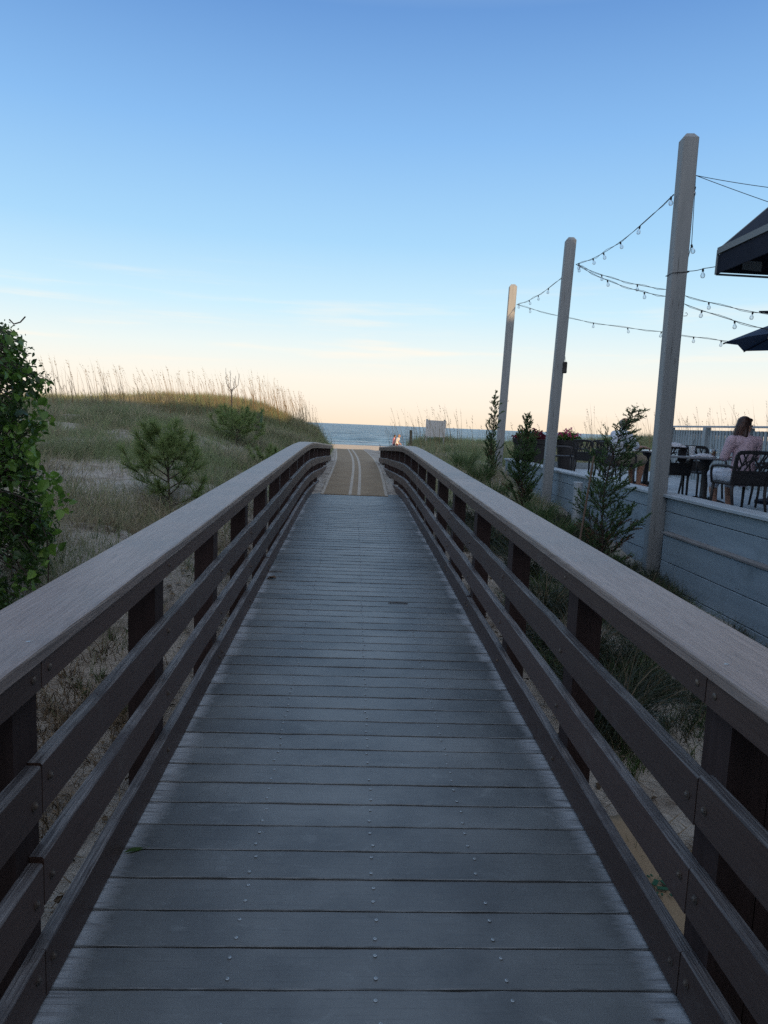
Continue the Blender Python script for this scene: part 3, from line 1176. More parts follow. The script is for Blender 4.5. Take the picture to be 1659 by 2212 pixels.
# slatted windscreen fence on the far side of the terrace
fence = thing('terrace_fence', 'grey vertical slat fence with top rail along the far edge of the terrace', 'fence', (8.3, 0, FLOOR))
m_fence = mat('grey_fence_paint', (.31, .345, .36), (.25, .285, .30), scale=(6, 6, 1), ns=3, rough=.7, rnd=.14)
mb = MB()
y = 12.6
while y < 18.0:
    mb.box((.0, y, .62), (.022, .088, 1.20), None, 0, .003)
    y += .134
mb.build('slats', m_fence, fence)
mb = MB()
mb.box((0, 15.25, 1.305), (.15, 5.6, .04), None, 0, .006)
mb.build('top_rail', m_tcap, fence)
for z in (.16, 1.16):
    mb = MB()
    mb.box((.032, 15.25, z), (.04, 5.4, .09), None, 0, .004)
    mb.build('cross_rail', m_fence, fence)
for y in (12.6, 14.35, 16.15, 17.98):
    mb = MB()
    mb.box((-.02, y, .62), (.13, .13, 1.32), None, 0, .006)
    mb.build('post', m_fence, fence)

# ------------------------------------------------------------------ tall posts with strings of lamps
m_tall = mat('post_paint', (.255, .275, .285), (.215, .235, .245), scale=(9, 9, .7), ns=2, detail=8, rough=.65, spec=.3, bump=.25, bd=.004, rnd=.04, c3=(.15, .15, .15), s3=2.2, t3=(.66, .8))
m_wire = mat('black_wire', (.012, .012, .013), rough=.6)
m_hook = mat('zinc_hook', (.30, .30, .30), rough=.4, metal=.7)
POSTS = [(4.385, 9.78, 5.79, 'nearest and tallest grey wooden post, wrapped by a black lamp cord'), (4.20, 14.85, 5.74, 'middle grey wooden post carrying the hanging black speaker'), (4.16, 19.75, 5.74, 'farthest grey wooden post, its top lit golden by the sun')]
for i, (x, y, h, lab) in enumerate(POSTS):
    gz = ground(x, y) - .4
    t = thing('light_post', lab, 'post', (x, y, ground(x, y)), R(-6), 'tall posts along the terrace wall')
    mb = MB()
    zz = h - float(ground(x, y))
    a = .103
    lean = (-.005, .15, .11)[i]
    vs, fs = [], []
    lev = [(-.5, a), (zz * .25, a * 1.01), (zz * .5, a * .99), (zz * .75, a), (zz - .06, a), (zz, a * .55)]
    for (z, q) in lev:
        c_ = .012
        for (u, v) in ((-q + c_, -q), (q - c_, -q), (q, -q + c_), (q, q - c_), (q - c_, q), (-q + c_, q), (-q, q - c_), (-q, -q + c_)):
            vs.append((u + lean * z / zz, v, z))
    for k in range(len(lev) - 1):
        for j in range(8):
            fs.append([k * 8 + j, k * 8 + (j + 1) % 8, (k + 1) * 8 + (j + 1) % 8, (k + 1) * 8 + j])
    fs += [list(range(7, -1, -1)), [(len(lev) - 1) * 8 + j for j in range(8)]]
    mb.add(vs, fs)
    for _ in range(7):     # drying cracks, cut as thin dark slivers standing 1 mm proud
        zc = random.uniform(.3, zz - .5)
        ln = random.uniform(.08, .45)
        u = random.uniform(-.06, .06)
        lx = lean * zc / zz
        mb.add([(u + lx - .0025, -a - .0015, zc - ln), (u + lx + .002, -a - .0015, zc), (u + lx + .0045, -a - .0015, zc - ln * .5)], [[0, 1, 2]], 1)
    mb.build('shaft', [m_tall, m_nail], t)
    hz = {0: 3.42, 1: 3.25, 2: 2.55}[i] - ground(x, y)
    mb = MB()
    mb.tube([(a + .03, 0, hz), (a + .045, 0, hz), (a + .075, 0, hz + .004), (a + .085, 0, hz + .025), (a + .07, 0, hz + .045), (a + .05, 0, hz + .04)], .004, 6)
    mb.build('hook', m_hook, t)

m_bulb = bpy.data.materials.new('bulb_glass')
m_bulb.use_nodes = True
_t = m_bulb.node_tree
_t.nodes.clear()
_o = _t.nodes.new('ShaderNodeOutputMaterial')
_g = _t.nodes.new('ShaderNodeBsdfGlossy')
_g.inputs['Roughness'].default_value = .05
_tr = _t.nodes.new('ShaderNodeBsdfTransparent')
_tr.inputs[0].default_value = (.86, .88, .90, 1)
_lw = _t.nodes.new('ShaderNodeLayerWeight')
_lw.inputs[0].default_value = .55
_mm = _t.nodes.new('ShaderNodeMixShader')
_t.links.new(_lw.outputs['Facing'], _mm.inputs[0])
_t.links.new(_tr.outputs[0], _mm.inputs[1])
_t.links.new(_g.outputs[0], _mm.inputs[2])
_t.links.new(_mm.outputs[0], _o.inputs[0])
mb = MB()
mb.lathe([(.008, 0), (.012, -.012), (.024, -.03), (.031, -.05), (.029, -.068), (.018, -.082), (0, -.087)], (0, 0, -.036), 12)
_b = mb.build('bulb', m_bulb, None, True)
bulb_me = _b.data
bpy.data.objects.remove(_b)
mb = MB()
mb.lathe([(.006, .006), (.012, .004), (.014, -.002), (.014, -.036), (.010, -.038)], (0, 0, 0), 10)
_b = mb.build('socket', m_wire, None)
sock_me = _b.data
bpy.data.objects.remove(_b)


def sagged(p0, p1, sag, n=14):
    p0, p1 = Vector(p0), Vector(p1)
    return [p0.lerp(p1, i / n) - Vector((0, 0, sag * 4 * (i / n) * (1 - i / n))) for i in range(n + 1)]


def string_light(label, legs, spots, wires=2, group='strings of clear bulbs'):
    """legs: list of (p0, p1, sag); spots: per leg the shares of its length where a bulb hangs"""
    o0 = Vector(legs[0][0])
    t = thing('string_light', label, 'string lights', o0, 0, group)
    for w_ in range(wires):
        mb = MB()
        for (p0, p1, sag) in legs:
            pts = sagged(p0, p1, sag)
            if w_:
                pts = [p + Vector((.012 * math.sin(i * 1.9), .01 * math.cos(i * 2.3), .022 * math.sin(i * 1.3) * (0 < i < len(pts) - 1))) for i, p in enumerate(pts)]
            mb.tube([p - o0 for p in pts], .0052 if w_ == 0 else .0036, 5)
        mb.build('wire', m_wire, t)
    for (p0, p1, sag), sp in zip(legs, spots):
        pts = sagged(p0, p1, sag, 60)
        for q in sp:
            p = pts[int(q * 60)]
            b = bpy.data.objects.new('bulb', bulb_me)
            COL.objects.link(b)
            b.parent = t
            b.location = p - o0
            b.scale = (1.0, 1.0, 1.0)
            b.rotation_euler = (random.uniform(-.25, .25), random.uniform(-.35, .15), 0)
            s_ = bpy.data.objects.new('socket', sock_me)
            COL.objects.link(s_)
            s_.parent = b
    return t


P1 = at(1503, 379, 9.79)
P1l = at(1455, 420, 9.74)
P2 = at(1244, 571, 14.8)
P2l = at(1222, 592, 14.8)
P3 = at(1116, 658, 19.7)
EX = 8.55
string_light('black cord of bulbs hanging between the nearest and the middle post', [(P2, P1l, .16)], [(.06, .25, .39, .57, .76, .985)])
string_light('black cord of bulbs hanging between the middle and the farthest post', [(P3, P2l, .10)], [(.08, .32, .52, .73, .94)])
string_light('lowest cord of bulbs, running from the farthest post past the others', [(P3, at(1425, 716, 15.2), .09), (at(1425, 716, 15.2), at(1690, 748, 12.5), .03)], [(.12, .37, .60, .82), (.03, .33, .56, .8)])
string_light('upper one of two cords of bulbs leaving the middle post for the right', [(P2, at(1437, 625, 13.0), .07), (at(1437, 625, 13.0), at(1760, 692, 9.9), .07)], [(.05, .32, .73), (.36, .66)], 2)
string_light('lower one of two cords of bulbs leaving the middle post for the right', [(P2, at(1437, 640, 12.2), .09), (at(1437, 640, 12.2), at(1760, 735, 9.2), .06)], [(.40, .80), (.30, .54, .78)], 2)
pw = at(1480, 585, 9.66)
string_light('cord of bulbs dropping down the nearest post and on to the dark awning', [(P1, at(1494, 528, 9.74), 0), (at(1494, 528, 9.74), at(1479, 585, 9.7), 0), (at(1479, 585, 9.7), at(1520, 580, 9.5), .015), (at(1520, 580, 9.5), at(1720, 520, 8.9), .05)],
             [(.18,), (.03,), (.97,), (.42,)], 1)
# the turn of that cord round the nearest post belongs to the wire itself: a loop
mb = MB()
_c = Vector((4.385, 9.78, pw.z - .02))
mb.tube([_c + Vector((.112 * a_, .112 * b_, .012 * a_)) for a_, b_ in ((1, 1), (1, -1), (-1, -1), (-1, 1), (1, 1))], .0055, 5)
o = mb.build('tied_cord', m_wire)
tag(o, 'turn of black cord tied round the nearest tall post', 'cord')
t = thing('guy_wire', 'upper of two thin wires from the hook on the nearest post', 'wire', P1, 0, 'wires leaving the nearest post')
mb = MB()
mb.tube([p - P1 for p in sagged(P1, at(1760, 416, 8.9), .02)], .0045, 5)
mb.build('strand', m_wire, t)
t = thing('guy_wire', 'lower of two thin wires from the hook on the nearest post', 'wire', P1, 0, 'wires leaving the nearest post')
mb = MB()
mb.tube([p - P1 for p in sagged(P1, at(1760, 470, 8.9), .01)], .0045, 5)
mb.build('strand', m_wire, t)

# hanging speaker
m_spk = mat('speaker_mesh', (.018, .017, .017), (.035, .032, .03), ns=80, rough=.7)
sp = at(1220, 794, 14.72)
t = thing('hanging_speaker', 'small black cylinder speaker hanging by its strap on the middle post', 'speaker', sp)
mb = MB()
mb.lathe([(.0, -.118), (.034, -.117), (.046, -.105), (.048, -.08), (.046, -.078), (.047, .078), (.048, .08), (.046, .105), (.034, .117), (0, .118)], (0, 0, 0), 16)
mb.build('body', m_spk, t, True)
mb = MB()
mb.tube([(-.02, 0, .115), (-.012, 0, .17), (-.005, 0, .235), (0, 0, .17), (.02, 0, .115)], .004, 5)
mb.build('strap', m_hook, t)

# ------------------------------------------------------------------ awning at the right edge
m_navy = mat('navy_canvas', (.008, .012, .024), (.012, .017, .032), ns=6, rough=.8, spec=.2, shift=False)
m_navy_l = mat('blue_canvas', (.028, .05, .10), (.022, .042, .085), ns=4, rough=.75, spec=.2, shift=False, transl=.1)
m_grey = mat('grey_tube', (.16, .18, .19), rough=.5, spec=.4)
c0 = at(1556, 540, 9.2)
cb = at(1553, 591, 9.2)
SL = .92
aw = thing('awning', 'dark navy fabric awning with grey stripe and lacing jutting out at the right edge', 'awning', (0, 9.2, 0))
AX1 = 8.6
top = lambda x: c0.z + (x - c0.x) * SL
YN = -5.0                                     # it runs from here towards the camera, outside the picture
mb = MB()
mb.prism([(c0.x + .02, cb.z + .01), (AX1, cb.z + .01), (AX1, top(AX1) - .03), (c0.x + .02, c0.z - .02)], -.02, -.01)
mb.build('side_panel', m_navy, aw)
mb = MB()
mb.prism([(c0.x, c0.z), (AX1, top(AX1)), (AX1, top(AX1) + .02), (c0.x, c0.z + .02)], YN, .03)
mb.build('roof_sheet', m_navy, aw)
mb = MB()
mb.prism([(c0.x - .01, cb.z), (c0.x + .01, cb.z), (c0.x + .012, c0.z - .06), (c0.x - .008, c0.z - .06)], YN, .02)
mb.build('valance', m_navy, aw)
mb = MB()
mb.prism([(c0.x - .03, c0.z - .05), (c0.x + .02, c0.z - .05), (c0.x + .02, c0.z + .03), (c0.x - .03, c0.z + .03)], YN, .02)
mb.build('eave_tube', m_grey, aw)
mb = MB()
mb.tube([(c0.x, .05, cb.z), (c0.x, .05, c0.z), (AX1, .05, top(AX1))], .022, 8)
mb.tube([(c0.x, .05, cb.z), (AX1, .05, cb.z - .01)], .014, 8)
for k in range(1, 14):
    x = c0.x + k * .26
    if x < AX1 - .1:
        mb.box((x, .03, top(x) - .01), (.035, .02, .03), Euler((0, -R(42), 0)), 0)
mb.build('frame', m_grey, aw)
mb = MB()
mb.box((c0.x + .42, -.036, cb.z + .11), (.26, .012, .12), Euler((0, R(3), 0)), 0)
mb.build('patch', m_grey, aw)

# umbrella
uc = at(1612, 728, 10.0)
um = thing('patio_umbrella', 'blue patio umbrella seen edge on beyond the nearest tall post', 'umbrella', (uc.x + 1.45, 10.2, FLOOR))
ur, uz = 1.5, uc.z - FLOOR
mb = MB()
n = 8
ring = [(ur * math.cos(2 * PI * (k + .52) / n), ur * math.sin(2 * PI * (k + .52) / n)) for k in range(n)]
vs = [(0, 0, uz + .62)]
for lev in (.33, .66, 1.0):
    for k in range(n):
        a, b = ring[k], ring[(k + 1) % n]
        vs.append((a[0] * lev, a[1] * lev, uz + .62 * (1 - lev) ** .95))
        vs.append(((a[0] + b[0]) / 2 * lev * .955, (a[1] + b[1]) / 2 * lev * .955, uz + .62 * (1 - lev) ** .95 + .035 * lev))
fs = [[0, 1 + j, 1 + (j + 1) % 16] for j in range(16)]
for l_ in range(2):
    for j in range(16):
        fs.append([1 + l_ * 16 + j, 1 + (l_ + 1) * 16 + j, 1 + (l_ + 1) * 16 + (j + 1) % 16, 1 + l_ * 16 + (j + 1) % 16])
mb.add(vs, fs)
mb.build('canopy', m_navy_l, um)
mb = MB()
mb.tube([(0, 0, .06), (0, 0, uz + .66)], .022, 10)
mb.build('pole', m_grey, um)
for k in range(n):
    mb = MB()
    mb.tube([(0, 0, uz + .585), (ring[k][0] * .995, ring[k][1] * .995, uz - .012)], .009, 6)
    mb.build('rib', m_navy, um)
mb = MB()
mb.lathe([(.0, 0), (.26, 0), (.26, .05), (.08, .09), (.05, .3), (0, .3)], (0, 0, 0), 20)
mb.build('base', m_navy, um)
# tip of another one farther up the terrace
tip = at(1640, 673, 11.2)
um2 = thing('folded_umbrella', 'dark folded umbrella poking in from the right above the blue one', 'umbrella', (tip.x + .55, 11.2, FLOOR))
mb = MB()
q = tip.z - FLOOR
mb.tube([(-.55, 0, q), (-.35, 0, q - .005), (-.2, 0, q - .02), (0, 0, q - .02)], [.012, .03, .03, .035], 8)
mb.build('canopy_arm', m_navy, um2)
mb = MB()
mb.tube([(0, 0, 0), (0, 0, q + .05)], .025, 8)
mb.build('pole', m_grey, um2)
mb = MB()
mb.lathe([(0, 0), (.26, 0), (.26, .05), (.08, .09), (.05, .2), (0, .2)], (0, 0, 0), 20)
mb.build('base', m_navy, um2)

# ------------------------------------------------------------------ planters with flowers
m_pot = mat('dark_pot', (.022, .021, .022), (.032, .03, .03), ns=7, rough=.6, spec=.3, shift=False)
m_soil = mat('soil', (.05, .035, .025), (.03, .02, .015), ns=30, rough=1, shift=False)


def leaf_cloud(name, pts, size, m, parent=None, rnd=None, up_=.3, fold=.25, asp=.55):
    """many small pointed leaves (two folded quads each) at pts"""
    n = len(pts)
    nrm = RNG.normal(size=(n, 3))
    nrm[:, 2] = np.abs(nrm[:, 2]) + up_
    nrm /= np.linalg.norm(nrm, axis=1)[:, None]
    ax = RNG.normal(size=(n, 3))
    ax -= nrm * (ax * nrm).sum(1)[:, None]
    ax /= np.linalg.norm(ax, axis=1)[:, None]
    sd_ = np.cross(nrm, ax)
    s_ = size * RNG.uniform(.65, 1.3, n)
    L_, W_ = s_[:, None], (s_ * asp)[:, None]
    p0 = pts
    m1 = pts + ax * L_ * .35 - nrm * L_ * .02
    m2 = pts + ax * L_ * .72 - nrm * L_ * .06
    tp = pts + ax * L_ - nrm * L_ * .18
    l1 = m1 + sd_ * W_ * .5 + nrm * W_ * fold
    l2 = m2 + sd_ * W_ * .42 + nrm * W_ * fold
    r1 = m1 - sd_ * W_ * .5 + nrm * W_ * fold
    r2 = m2 - sd_ * W_ * .42 + nrm * W_ * fold
    V = np.stack([p0, m1, m2, tp, l1, l2, r1, r2], 1).reshape(-1, 3)
    q = np.array([[0, 1, 2, 4], [4, 2, 3, 5], [0, 6, 2, 1], [6, 7, 3, 2]])
    q = np.array([[0, 1, 4, 4], [1, 2, 5, 4], [2, 3, 5, 5], [0, 6, 1, 1], [1, 6, 7, 2], [2, 7, 3, 3]])
    tri = np.array([[0, 1, 4], [1, 2, 5], [1, 5, 4], [2, 3, 5], [0, 6, 1], [1, 6, 7], [1, 7, 2], [2, 7, 3]])
    Fq = (np.arange(n) * 8)[:, None, None] + tri[None]
    r = RNG.random(n) if rnd is None else rnd
    return np_obj(name, V, Fq.reshape(-1, 3), np.repeat(r, 8), m, parent, nper=3)


m_coleus = ramp_mat('coleus_leaf', [(0, (.045, .004, .012)), (.5, (.12, .008, .022)), (.85, (.22, .02, .05)), (1, (.06, .12, .02))], .6, .25)
m_petal = ramp_mat('pink_petal', [(0, (.42, .03, .13)), (.6, (.62, .07, .22)), (1, (.75, .2, .35))], .6, .35)
m_leafg = ramp_mat('garden_leaf', [(0, (.03, .075, .015)), (.6, (.07, .15, .03)), (1, (.14, .24, .05))], .55, .35)


def planter(label, x, y, rad, h, kind):
    t = thing('planter', label, 'planter', (x, y, FLOOR), 0, 'big dark pots on the terrace')
    mb = MB()
    mb.lathe([(0, 0), (rad * .68, 0), (rad * .92, h - .13), (rad * .97, h - .125), (rad * 1.0, h - .03), (rad * 1.03, h - .02), (rad * 1.03, h), (rad * .93, h), (rad * .9, h - .08), (0, h - .08)], (0, 0, 0), 28)
    mb.build('pot', m_pot, t, False)
    mb = MB()
    mb.lathe([(rad * .88, h - .07), (0, h - .055)], (0, 0, 0), 20)
    mb.build('soil', m_soil, t)
    n = 420
    th, rr = RNG.uniform(0, 2 * PI, n), rad * np.sqrt(RNG.random(n)) * 1.0
    hh = .30 if kind == 'coleus' else .26
    z = h - .03 + RNG.random(n) * hh * (1.05 - (rr / rad) ** 2 * .7)
    pts = np.stack([rr * np.cos(th), rr * np.sin(th), z], 1)
    mb = MB()
    for k in range(14):
        a = 2 * PI * k / 14
        q = rad * random.uniform(.2, .75)
        mb.tube([(q * .4 * math.cos(a), q * .4 * math.sin(a), h - .07), (q * math.cos(a), q * math.sin(a), h + hh * .55)], .005, 4)
    mb.build('stems', m_leafg, t)
    if kind == 'coleus':
        leaf_cloud('leaves', pts, .11, m_coleus, t)
    else:
        leaf_cloud('leaves', pts, .08, m_leafg, t)
        k = 90
        th, rr = RNG.uniform(0, 2 * PI, k), rad * np.sqrt(RNG.random(k)) * .95
        z = h + .04 + RNG.random(k) * .27 * (1.1 - (rr / rad) ** 2 * .8)
        c = np.stack([rr * np.cos(th), rr * np.sin(th), z], 1)
        c = np.repeat(c, 5, 0) + RNG.normal(size=(k * 5, 3)) * .006
        leaf_cloud('blossoms', c, .045, m_petal, t, up_=.8, asp=.8)
    return t


pc = at(1147, 960, 19.45)
planter('big dark pot of deep red foliage at the terrace corner', pc.x, 19.45, .52, .82, 'coleus')
pc = at(1227, 960, 19.5)
planter('big dark pot of pink flowers and green leaves beside the red one', pc.x, 19.5, .34, .83, 'pink')

# ------------------------------------------------------------------ chairs and tables
m_chair = mat('bronze_metal', (.020, .019, .021), (.028, .026, .028), ns=20, rough=.5, spec=.4)
m_chair_l = mat('worn_bronze', (.06, .06, .062), (.045, .045, .047), ns=20, rough=.45, spec=.5)


def make_chair():
    """cast metal armchair, faces +Y; origin on the floor under the seat"""
    t = thing('patio_chair', 'x', 'chair', (0, 0, 0), 0, 'dark metal chairs with branch pattern backs')
    mb = MB()
    mb.box((0, .02, .435), (.50, .48, .035), None, 0, .012)
    mb.build('seat', m_chair, t)
    mb = MB()
    B = lambda u, v: Vector((u, -.22 - (v - .42) * .22, .42 + (v - .42) * .945))          # the plane of the back
    # outer frame with rounded shoulders
    fr = [B(-.25, .42), B(-.262, .60), B(-.27, .80), B(-.265, .86), B(-.24, .885), B(-.15, .895), B(0, .898), B(.15, .895), B(.24, .885), B(.265, .86), B(.27, .80), B(.262, .60), B(.25, .42)]

    def bar(a, b, wd=.014, th=.012):
        a, b = Vector(a), Vector(b)
        d = (b - a).normalized()
        nrm = Vector((0, 1, .22)).normalized()
        sd_ = d.cross(nrm).normalized() * wd
        n_ = nrm * th
        vs = [a - sd_ - n_, a + sd_ - n_, a + sd_ + n_, a - sd_ + n_, b - sd_ - n_, b + sd_ - n_, b + sd_ + n_, b - sd_ + n_]
        mb.add(vs, [[0, 1, 5, 4], [1, 2, 6, 5], [2, 3, 7, 6], [3, 0, 4, 7], [3, 2, 1, 0], [4, 5, 6, 7]], 0, .5)
    for a, b in zip(fr[:-1], fr[1:]):
        bar(a, b, .024, .014)
    # solid lower panel
    mb.add([B(-.245, .44) + Vector((0, -.006, 0)), B(.245, .44) + Vector((0, -.006, 0)), B(.258, .62) + Vector((0, -.006, 0)), B(-.258, .62) + Vector((0, -.006, 0)),
            B(-.245, .44) + Vector((0, .008, 0)), B(.245, .44) + Vector((0, .008, 0)), B(.258, .62) + Vector((0, .008, 0)), B(-.258, .62) + Vector((0, .008, 0))],
           [[0, 1, 2, 3], [4, 5, 6, 7], [0, 1, 5, 4], [2, 3, 7, 6], [1, 2, 6, 5], [3, 0, 4, 7]], 0, .5)
    bar(B(-.258, .62), B(.258, .62), .012)
    # twigs fanning upward
    for (u0, v0, u1, v1) in ((-.20, .62, -.12, .88), (-.20, .62, -.255, .74), (-.13, .62, .02, .89), (-.17, .70, -.25, .84), (-.09, .69, -.19, .88), (-.03, .62, -.07, .73), (-.07, .73, -.035, .89), (.03, .62, .13, .89), (.065, .71, -.01, .80), (-.01, .80, -.005, .89),
                              (.10, .62, .075, .74), (.15, .62, .23, .87), (.18, .70, .12, .78), (.12, .78, .175, .885), (.21, .62, .258, .70), (.22, .80, .262, .78), (-.22, .66, -.10, .76), (-.10, .76, .03, .82), (.03, .66, .17, .74), (.17, .74, .25, .82)):
        bar(B(u0, v0), B(u1, v1), .0075, .009)
    mb.build('backrest', m_chair, t)
    for s in (-1, 1):
        mb = MB()
        mb.tube([(s * .262, -.27, .655), (s * .285, -.12, .675), (s * .295, .06, .675), (s * .29, .17, .665), (s * .28, .215, .63), (s * .275, .225, .56), (s * .262, .215, .44)], [.016, .02, .022, .022, .02, .017, .016], 8)
        mb.build('armrest', m_chair, t, True)
        mb = MB()
        mb.tube([(s * .235, .215, .43), (s * .24, .225, .2), (s * .25, .245, 0)], [.021, .019, .017], 8)
        mb.build('leg', m_chair, t, True)
        mb = MB()
        mb.tube([(s * .245, -.22, .46), (s * .24, -.225, .3), (s * .235, -.30, 0)], [.021, .020, .017], 8)
        mb.build('leg', m_chair, t, True)
    return t


chair0 = make_chair()
_used = []


def place_chair(px, py, Y, rz, label):
    p = at(px, py, Y)
    if not _used:
        o = chair0
        o.location = (p.x, Y, FLOOR)
        o.rotation_euler = (0, 0, R(rz))
        o['label'] = label
    else:
        o = dup(chair0, (p.x, Y, FLOOR), R(rz), label)
    _used.append(o)
    return o


# rotation: 0 faces the sea, -90 faces right, 90 faces left, 180 faces the camera
place_chair(1600, 1000, 9.35, 5, 'dark chair under the woman in the pink shirt')
place_chair(1450, 1000, 11.3, -18, 'dark chair with a folded white towel on its back')
place_chair(1520, 1000, 12.0, -172, 'dark empty chair behind the round table, facing the boardwalk')
place_chair(1672, 1000, 10.6, 70, 'dark chair cut by the right edge behind the seated woman')
place_chair(1334, 1000, 13.5, -80, 'dark chair under the man in the white shirt')
place_chair(1276, 1000, 15.6, -60, 'dark empty chair with its slotted back turned to the boardwalk, left of the man')
place_chair(1306, 1000, 16.6, -28, 'dark empty chair half hidden behind the bushy cedar')
place_chair(1214, 1000, 17.7, -112, 'dark empty armchair in front of the pot of pink flowers')


def round_table(px, Y, rad, label, top_m):
    p = at(px, 985, Y)
    t = thing('round_table', label, 'table', (p.x, Y, FLOOR), 0, 'round terrace tables')
    mb = MB()
    mb.lathe([(0, .715), (rad - .02, .715), (rad, .722), (rad, .738), (rad - .008, .745), (0, .745)], (0, 0, 0), 36)
    mb.build('table_top', top_m, t)
    mb = MB()
    mb.lathe([(.30, 0), (.30, .02), (.09, .06), (.055, .12), (.05, .60), (.10, .69), (.30, .713)], (0, 0, 0), 20)
    mb.build('pedestal', m_chair, t, True)
    for k in range(4):
        a = PI / 4 + k * PI / 2
        mb = MB()
        mb.tube([(.08 * math.cos(a), .08 * math.sin(a), .1), (.3 * math.cos(a), .3 * math.sin(a), .045), (.42 * math.cos(a), .42 * math.sin(a), .012)], [.03, .024, .015], 8)
        mb.build('foot', m_chair, t, True)
    return t


m_ttop = mat('table_slate', (.17, .17, .185), (.13, .13, .145), ns=10, rough=.35, spec=.5, shift=False)
m_ttop2 = mat('table_pale', (.42, .42, .42), (.36, .36, .36), ns=10, rough=.35, spec=.5, shift=False)
round_table(1527, 10.75, .62, 'round dark table with drinks in front of the seated woman', m_ttop)
round_table(1398, 14.0, .60, 'round pale table behind the man in the white shirt', m_ttop2)
TT = FLOOR + .745

# things on the table
m_cup = mat('white_foam', (.72, .73, .74), rough=.6)
p = at(1494, 980, 10.6)
t = thing('foam_cup', 'white foam cup with a black straw on the round dark table', 'cup', (p.x, 10.6, TT))
mb = MB()
mb.lathe([(0, 0), (.034, 0), (.047, .145), (.050, .15), (.050, .158), (.046, .158), (.044, .14), (0, .14)], (0, 0, 0), 18)
mb.build('cup', m_cup, t, True)
mb = MB()
mb.tube([(.005, 0, .14), (.02, 0, .26)], .004, 6)
mb.build('straw', m_wire, t)
m_drink = bpy.data.materials.new('orange_drink')
m_drink.use_nodes = True
_t = m_drink.node_tree
_p = _t.nodes['Principled BSDF']
_p.inputs['Roughness'].default_value = .15
_tc = _t.nodes.new('ShaderNodeTexCoord')
_s = _t.nodes.new('ShaderNodeSeparateXYZ')
_t.links.new(_tc.outputs['Generated'], _s.inputs[0])
_r = _t.nodes.new('ShaderNodeValToRGB')
_r.color_ramp.elements[0].position, _r.color_ramp.elements[0].color = .1, (.75, .09, .02, 1)
_r.color_ramp.elements[1].position, _r.color_ramp.elements[1].color = .85, (.85, .48, .06, 1)
_t.links.new(_s.outputs['Z'], _r.inputs[0])
_t.links.new(_r.outputs[0], _p.inputs['Base Color'])
p = at(1541, 980, 10.45)
t = thing('cocktail_glass', 'short clear cup of orange red drink on the table beside the woman', 'drink', (p.x, 10.45, TT))
mb = MB()
mb.lathe([(0, .003), (.034, .003), (.044, .10), (0, .10)], (0, 0, 0), 18)
mb.build('drink', m_drink, t, True)
mb = MB()
mb.lathe([(.036, 0), (.049, .125), (.0465, .125), (.0345, .002)], (0, 0, 0), 18)
mb.build('glass', m_bulb, t, True)
mb = MB()
mb.tube([(-.005, 0, .09), (-.025, 0, .20)], .0035, 6)
mb.build('straw', m_wire, t)
m_pap = mat('napkin_paper', (.62, .63, .67), (.54, .55, .60), ns=14, rough=.9, shift=False)


def crumple(name, label, cat, c, sx_, sy_, hz, m, seed, parent=None):
    rg = np.random.default_rng(seed)
    n = 12
    u, v = np.meshgrid(np.linspace(-1, 1, n), np.linspace(-1, 1, n))
    r = np.maximum(np.abs(u), np.abs(v))
    z = (1 - r ** 2) * hz * (.55 + .6 * rg.random((n, n))) + .006
    x, y = u * sx_ * (1 + .1 * rg.normal(size=(n, n)) * r), v * sy_ * (1 + .1 * rg.normal(size=(n, n)) * r)
    V = np.stack([x.ravel(), y.ravel(), z.ravel()], 1)
    I, J = np.meshgrid(np.arange(n - 1), np.arange(n - 1))
    b = (J * n + I).ravel()
    o = np_obj(name, V, np.stack([b, b + 1, b + n + 1, b + n], 1), None, m, parent, True)
    so = o.modifiers.new('t', 'SOLIDIFY')
    so.thickness = .006
    o.location = c
    if label: tag(o, label, cat)
    return o


p = at(1519, 984, 10.5)
crumple('napkin', 'crumpled white napkins lying between the two cups on the table', 'napkins', (p.x, 10.5, TT), .17, .12, .05, m_pap, 5)
# folded towel and dark cap-like bag on the chair with the towel
ch = _used[1]
def on_chair(o, loc):
    o.location = ch.matrix_basis @ Vector(loc)
    o.rotation_euler = ch.rotation_euler
m_dkbag = mat('dark_cloth', (.03, .03, .035), (.045, .045, .05), ns=18, rough=.9, shift=False)
mb = MB()
mb.box((0, 0, 0), (.12, .10, .22), None, 0, .03)
mb.tube([(-.04, 0, .10), (-.03, 0, .14), (.03, 0, .14), (.04, 0, .10)], .008, 6)
o = mb.build('shoulder_bag', m_dkbag)
tag(o, 'dark rounded bag hanging on the chair with the towel', 'bag')
on_chair(o, (.12, -.25, .74))
o = crumple('towel', 'folded white towel lying on top of the dark jacket', 'towel', (0, 0, 0), .17, .08, .07, m_pap, 9)
on_chair(o, (-.02, -.325, .872))


# ------------------------------------------------------------------ people
m_skin = mat('skin', (.42, .24, .17), (.38, .21, .15), ns=12, rough=.55, spec=.35, shift=False)
m_skin_t = mat('tanned_skin', (.36, .19, .125), (.32, .165, .11), ns=12, rough=.55, spec=.35, shift=False)
m_pink = mat('pink_knit', (.60, .46, .53), (.52, .39, .45), ns=7, rough=.9, spec=.1, bump=.9, bd=.03, shift=False)
m_wht = mat('white_cotton', (.62, .66, .74), (.54, .58, .66), ns=7, rough=.9, spec=.1, bump=.9, bd=.03, shift=False)
m_khaki = mat('khaki_cotton', (.27, .235, .18), (.22, .19, .145), ns=14, rough=.9, spec=.1, bump=.3, bd=.006, shift=False)
m_brown_h = ramp_mat('brown_hair', [(0, (.036, .013, .008)), (.6, (.095, .036, .020)), (1, (.19, .080, .043))], .42, .05, .5)
m_grey_h = mat('grey_hair', (.30, .29, .28), (.22, .21, .20), ns=60, rough=.7, shift=False)
m_eye = mat('eye_dark', (.02, .015, .012), rough=.2)
